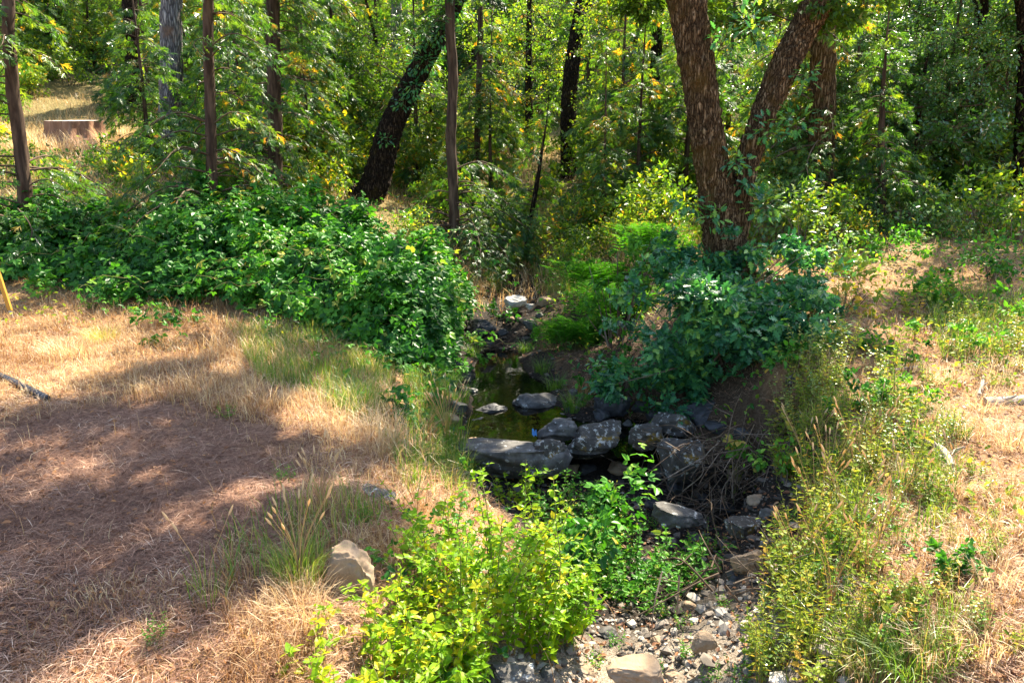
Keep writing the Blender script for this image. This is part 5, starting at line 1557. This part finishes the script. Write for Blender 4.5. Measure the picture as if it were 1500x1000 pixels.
def build_props():
    rng = np.random.default_rng(55)
    # stump
    c = P(112, 192, 25)
    z = hg(c[0], c[1])
    top = P(112, 177, 25)[2]
    root = thing('tree_stump', 'wide sawn tree stump with pale top in the sun up the left slope', 'stump', (c[0], c[1], z))
    h = max(top - z, .5)
    R = .84
    mb = MB()
    th = np.linspace(0, 2 * np.pi, 64, endpoint=False)
    rr = R * (1 + .07 * np.sin(5 * th + 1) + .05 * np.sin(9 * th) + .10 * fbm(np.stack([np.cos(th) * 4, np.sin(th) * 4, 0 * th], -1), 3))
    lv = [(-.3, 1.6), (0, 1.4), (h * .25, 1.1), (h * .7, 1.0), (h, .99)]
    V = np.concatenate([np.stack([np.cos(th) * rr * s, np.sin(th) * rr * s, zz + .12 * np.sin(th) * rr * s * max(zz, 0) / h], -1) for zz, s in lv])
    F = [(i * 64 + j, i * 64 + (j + 1) % 64, (i + 1) * 64 + (j + 1) % 64, (i + 1) * 64 + j) for i in range(4) for j in range(64)]
    mb.add(V, F, .5, True)
    mb.build('bark', M['stumpbark'], root)
    mb = MB()
    ring = [np.stack([np.cos(th) * rr * s, np.sin(th) * rr * s, h + .12 * np.sin(th) * rr * s + .015 * (1 - s) + .012 * fbm(np.stack([np.cos(th) * s * 4, np.sin(th) * s * 4, 0 * th], -1), 3) + .004], -1) for s in (.985, .66, .33, .05)]
    F = [(i * 64 + j, i * 64 + (j + 1) % 64, (i + 1) * 64 + (j + 1) % 64, (i + 1) * 64 + j) for i in range(3) for j in range(64)]
    mb.add(np.concatenate(ring), F, .5, True)
    mb.add(np.concatenate([ring[-1], [[0, 0, h + .015]]]), [(j, (j + 1) % 64, 64) for j in range(64)], .5, True)
    mb.build('sawn_top', M['stumptop'], root)
    # hose
    pts = [G(u, v) for u, v in [(-60, 530), (-20, 545), (5, 556), (35, 570), (70, 588)]]
    for p in pts: p[2] += .03
    mb = MB()
    q = spline(pts, 160)
    tube(mb, q - pts[0], .032 + .004 * np.sin(np.arange(160) * 1.3), 14, .5)
    o = mb.build('hose', M['hose'])
    o.location = pts[0]
    tag(o, 'black corrugated plastic hose lying on the dry grass', 'hose')
    # yellow stake
    a, b = P(16, 446, 9.6), P(-26, 330, 9.6)
    a[2] = hg(a[0], a[1]) - .03
    root = thing('yellow_stake', 'slanting yellow wooden stake with metal tip at the left border', 'stake', a)
    mb = MB()
    d = b - a
    sx = np.array([.028, 0, 0])
    sy = np.array([0, .018, 0])
    for (s0, s1, nm, mt, k) in [(.10, 1, 'shaft', 'yellow', 1), (0, .10, 'metal_tip', 'steel', .7)]:
        mb = MB()
        rings = []
        for s in np.linspace(s0, s1, 8):
            kk = k * (1 if nm == 'shaft' else .25 + .75 * (s / .1))
            rings += [d * s - sx * kk - sy * kk, d * s + sx * kk - sy * kk, d * s + sx * kk + sy * kk, d * s - sx * kk + sy * kk]
        F = [(i * 4 + j, i * 4 + (j + 1) % 4, i * 4 + 4 + (j + 1) % 4, i * 4 + 4 + j) for i in range(7) for j in range(4)] + [(0, 3, 2, 1), (28, 29, 30, 31)]
        mb.add(np.array(rings), F, .5)
        mb.build(nm, M[mt], root)
    # blue scrap
    c = P(783, 634, 6.75)
    mb = MB()
    th = np.linspace(0, 1, 9)
    A = np.stack([th * .05 - .025, .01 * np.sin(th * 7), -.03 + .012 * np.cos(th * 9)], -1)
    B = A + np.stack([.006 * np.sin(th * 5), .015 * np.cos(th * 6), .06 + .01 * np.sin(th * 8)], -1)
    n = len(th)
    off = np.array([0, .003, 0])
    V = np.concatenate([A, B, A + off, B + off])
    F = [(i, i + 1, n + i + 1, n + i) for i in range(n - 1)] + [(2 * n + i + 1, 2 * n + i, 3 * n + i, 3 * n + i + 1) for i in range(n - 1)]
    mb.add(V, F, .5, True)
    o = mb.build('plastic_scrap', M['blue'])
    o.location = c
    tag(o, 'small crumpled blue plastic scrap behind the long slab', 'scrap')
    # logs and sticks
    log('log', 'grey weathered log lying at the right border of the dry bank', 1440, 594, 1530, 588, .05, 'deadwood', 2)
    log('fallen_branch', 'short pale broken branch on the sunny right bank', 1352, 652, 1392, 692, .045, 'deadwood', 3, 1.0, 'branch')
    log('fallen_branch', 'thin bleached stick behind the tall willowherb', 1285, 552, 1345, 540, .02, 'deadwood', 4, 1.2, 'branch')
    log('fallen_branch', 'small bleached stub pointing up beside the grey log', 1434, 583, 1440, 556, .02, 'deadwood', 5, 1.5, 'branch', .7, 1)
    log('fallen_branch', 'fallen branch in the sun below the stump up the slope', 120, 290, 150, 268, .03, 'deadwood', 6, 1.5, 'branch')
    log('fallen_branch', 'long grey fallen branch at the foot of the reddish cedar', 455, 245, 520, 215, .05, 'deadwood', 7, 2, 'branch')
    # dead twigs in the gully
    for j, (u, v, Y, n, L, lab) in enumerate([(1065, 660, 6.3, 120, .8, 'tangle of bare dead twigs hanging in the dark gully'), (1110, 640, 6.5, 70, .6, 'bundle of dry roots under the right bank above the gully'), (1190, 340, 11.5, 36, .9, 'grey leafless twigs behind the forked oak'), (1120, 880, 4.2, 46, .6, 'pale dead stems bent over the lower gully edge'), (700, 500, 12, 30, .6, 'dark driftwood twigs caught at the head of the pool')]):
        c = P(u, v, Y)
        b = np.array([c[0], c[1], hg(c[0], c[1])])
        root = thing('dead_twigs', lab, 'twigs', b)
        mb = MB()
        for i in range(n):
            a = np.array([rng.normal(0, .3), rng.normal(.1, .18), max(c[2] - b[2], .1) * rng.uniform(0, 1.1)])
            d = nrm(rng.normal(size=3) * [1, .5, .7] + [-.3, 0, -.3])
            l = L * rng.uniform(.4, 1.1)
            p = spline([a, a + d * l * .5 + rng.normal(0, .06, 3), a + d * l + rng.normal(0, .12, 3) + [0, 0, -.1 * l]], 9)
            r0 = rng.uniform(.003, .009)
            tube(mb, p, np.linspace(r0, r0 * .3, 9), 5, rng.uniform(.1, .9))
            if i % 2:
                e = p[4]
                d2 = nrm(d + rng.normal(0, .6, 3))
                tube(mb, spline([e, e + d2 * l * .2 + rng.normal(0, .02, 3), e + d2 * l * .4], 5), np.linspace(r0 * .6, .001, 5), 4, .6)
        mb.build('twigs', M['twig'], root)
    # tall foxtail stalks in front
    for j, (u, v, h, az, lab) in enumerate([(905, 925, .24, 2.6, 'bent foxtail stalk over the herb patch gravel'), (875, 925, .2, 2.9, 'shorter foxtail stalk left of the bent one'), (815, 1010, .32, 2.5, 'long pale foxtail stalk leaning across the bottom of the creek')]):
        g = G(u, v)
        root = thing('foxtail_stalk', lab, 'grass stalk', g)
        o = np.array([math.cos(az), math.sin(az), 0])
        p = spline([(0, 0, 0), o * h * .2 + [0, 0, h * .6], o * h * .6 + [0, 0, h]], 12)
        mb = MB()
        tube(mb, p, np.linspace(.0025, .0016, 12), 5, .6)
        mb.build('stalk', M['dry'], root)
        t = nrm(p[-1] - p[-2])
        mb = MB()
        q = np.stack([p[-1] + (t + o * .3 * s + np.array([0, 0, -.5 * s])) * .09 * s for s in np.linspace(0, 1, 9)])
        tube(mb, q, .007 * np.sin(np.linspace(.25, 3.0, 9)), 7, .8, .3)
        mb.build('seed_head', M['dry'], root)


# ------------------------------------------------------------------ light, camera
def build_light():
    w = bpy.data.worlds.new('World')
    SC.world = w
    w.use_nodes = True
    nt = w.node_tree
    bg = nt.nodes['Background']
    sk = nt.nodes.new('ShaderNodeTexSky')
    sk.sky_type = 'NISHITA'
    sk.sun_disc = False
    sk.sun_elevation = SUN_EL
    sk.sun_rotation = SUN_AZ
    sk.air_density = 1.0
    sk.dust_density = 1.5
    nt.links.new(sk.outputs[0], bg.inputs['Color'])
    bg.inputs['Strength'].default_value = .105
    l = bpy.data.lights.new('sun', 'SUN')
    l.energy = 5.0
    l.angle = rad(.5)
    l.color = (1, .90, .72)
    o = bpy.data.objects.new('sun', l)
    COL.objects.link(o)
    from mathutils import Vector
    o.rotation_euler = Vector(SUN).to_track_quat('Z', 'Y').to_euler()
    o.location = SUN * 50
    cam = bpy.data.cameras.new('camera')
    cam.sensor_width = 36
    cam.lens = 24
    cam.clip_end = 600
    co = bpy.data.objects.new('camera', cam)
    COL.objects.link(co)
    co.location = (0, 0, CAM_H)
    co.rotation_euler = (math.pi / 2 - PITCH, 0, 0)
    SC.camera = co
    SC.view_settings.view_transform = 'Standard'
    SC.view_settings.look = 'None'
    SC.view_settings.exposure = 2.15
    SC.view_settings.gamma = 1
    SC.cycles.max_bounces = 8
    SC.cycles.diffuse_bounces = 4
    SC.cycles.glossy_bounces = 3
    SC.cycles.transmission_bounces = 5
    SC.cycles.use_adaptive_sampling = True


build_light()
build_ground()
build_water()
build_rocks()
build_grass()
build_brambles()
build_plants()
build_trees()
build_props()
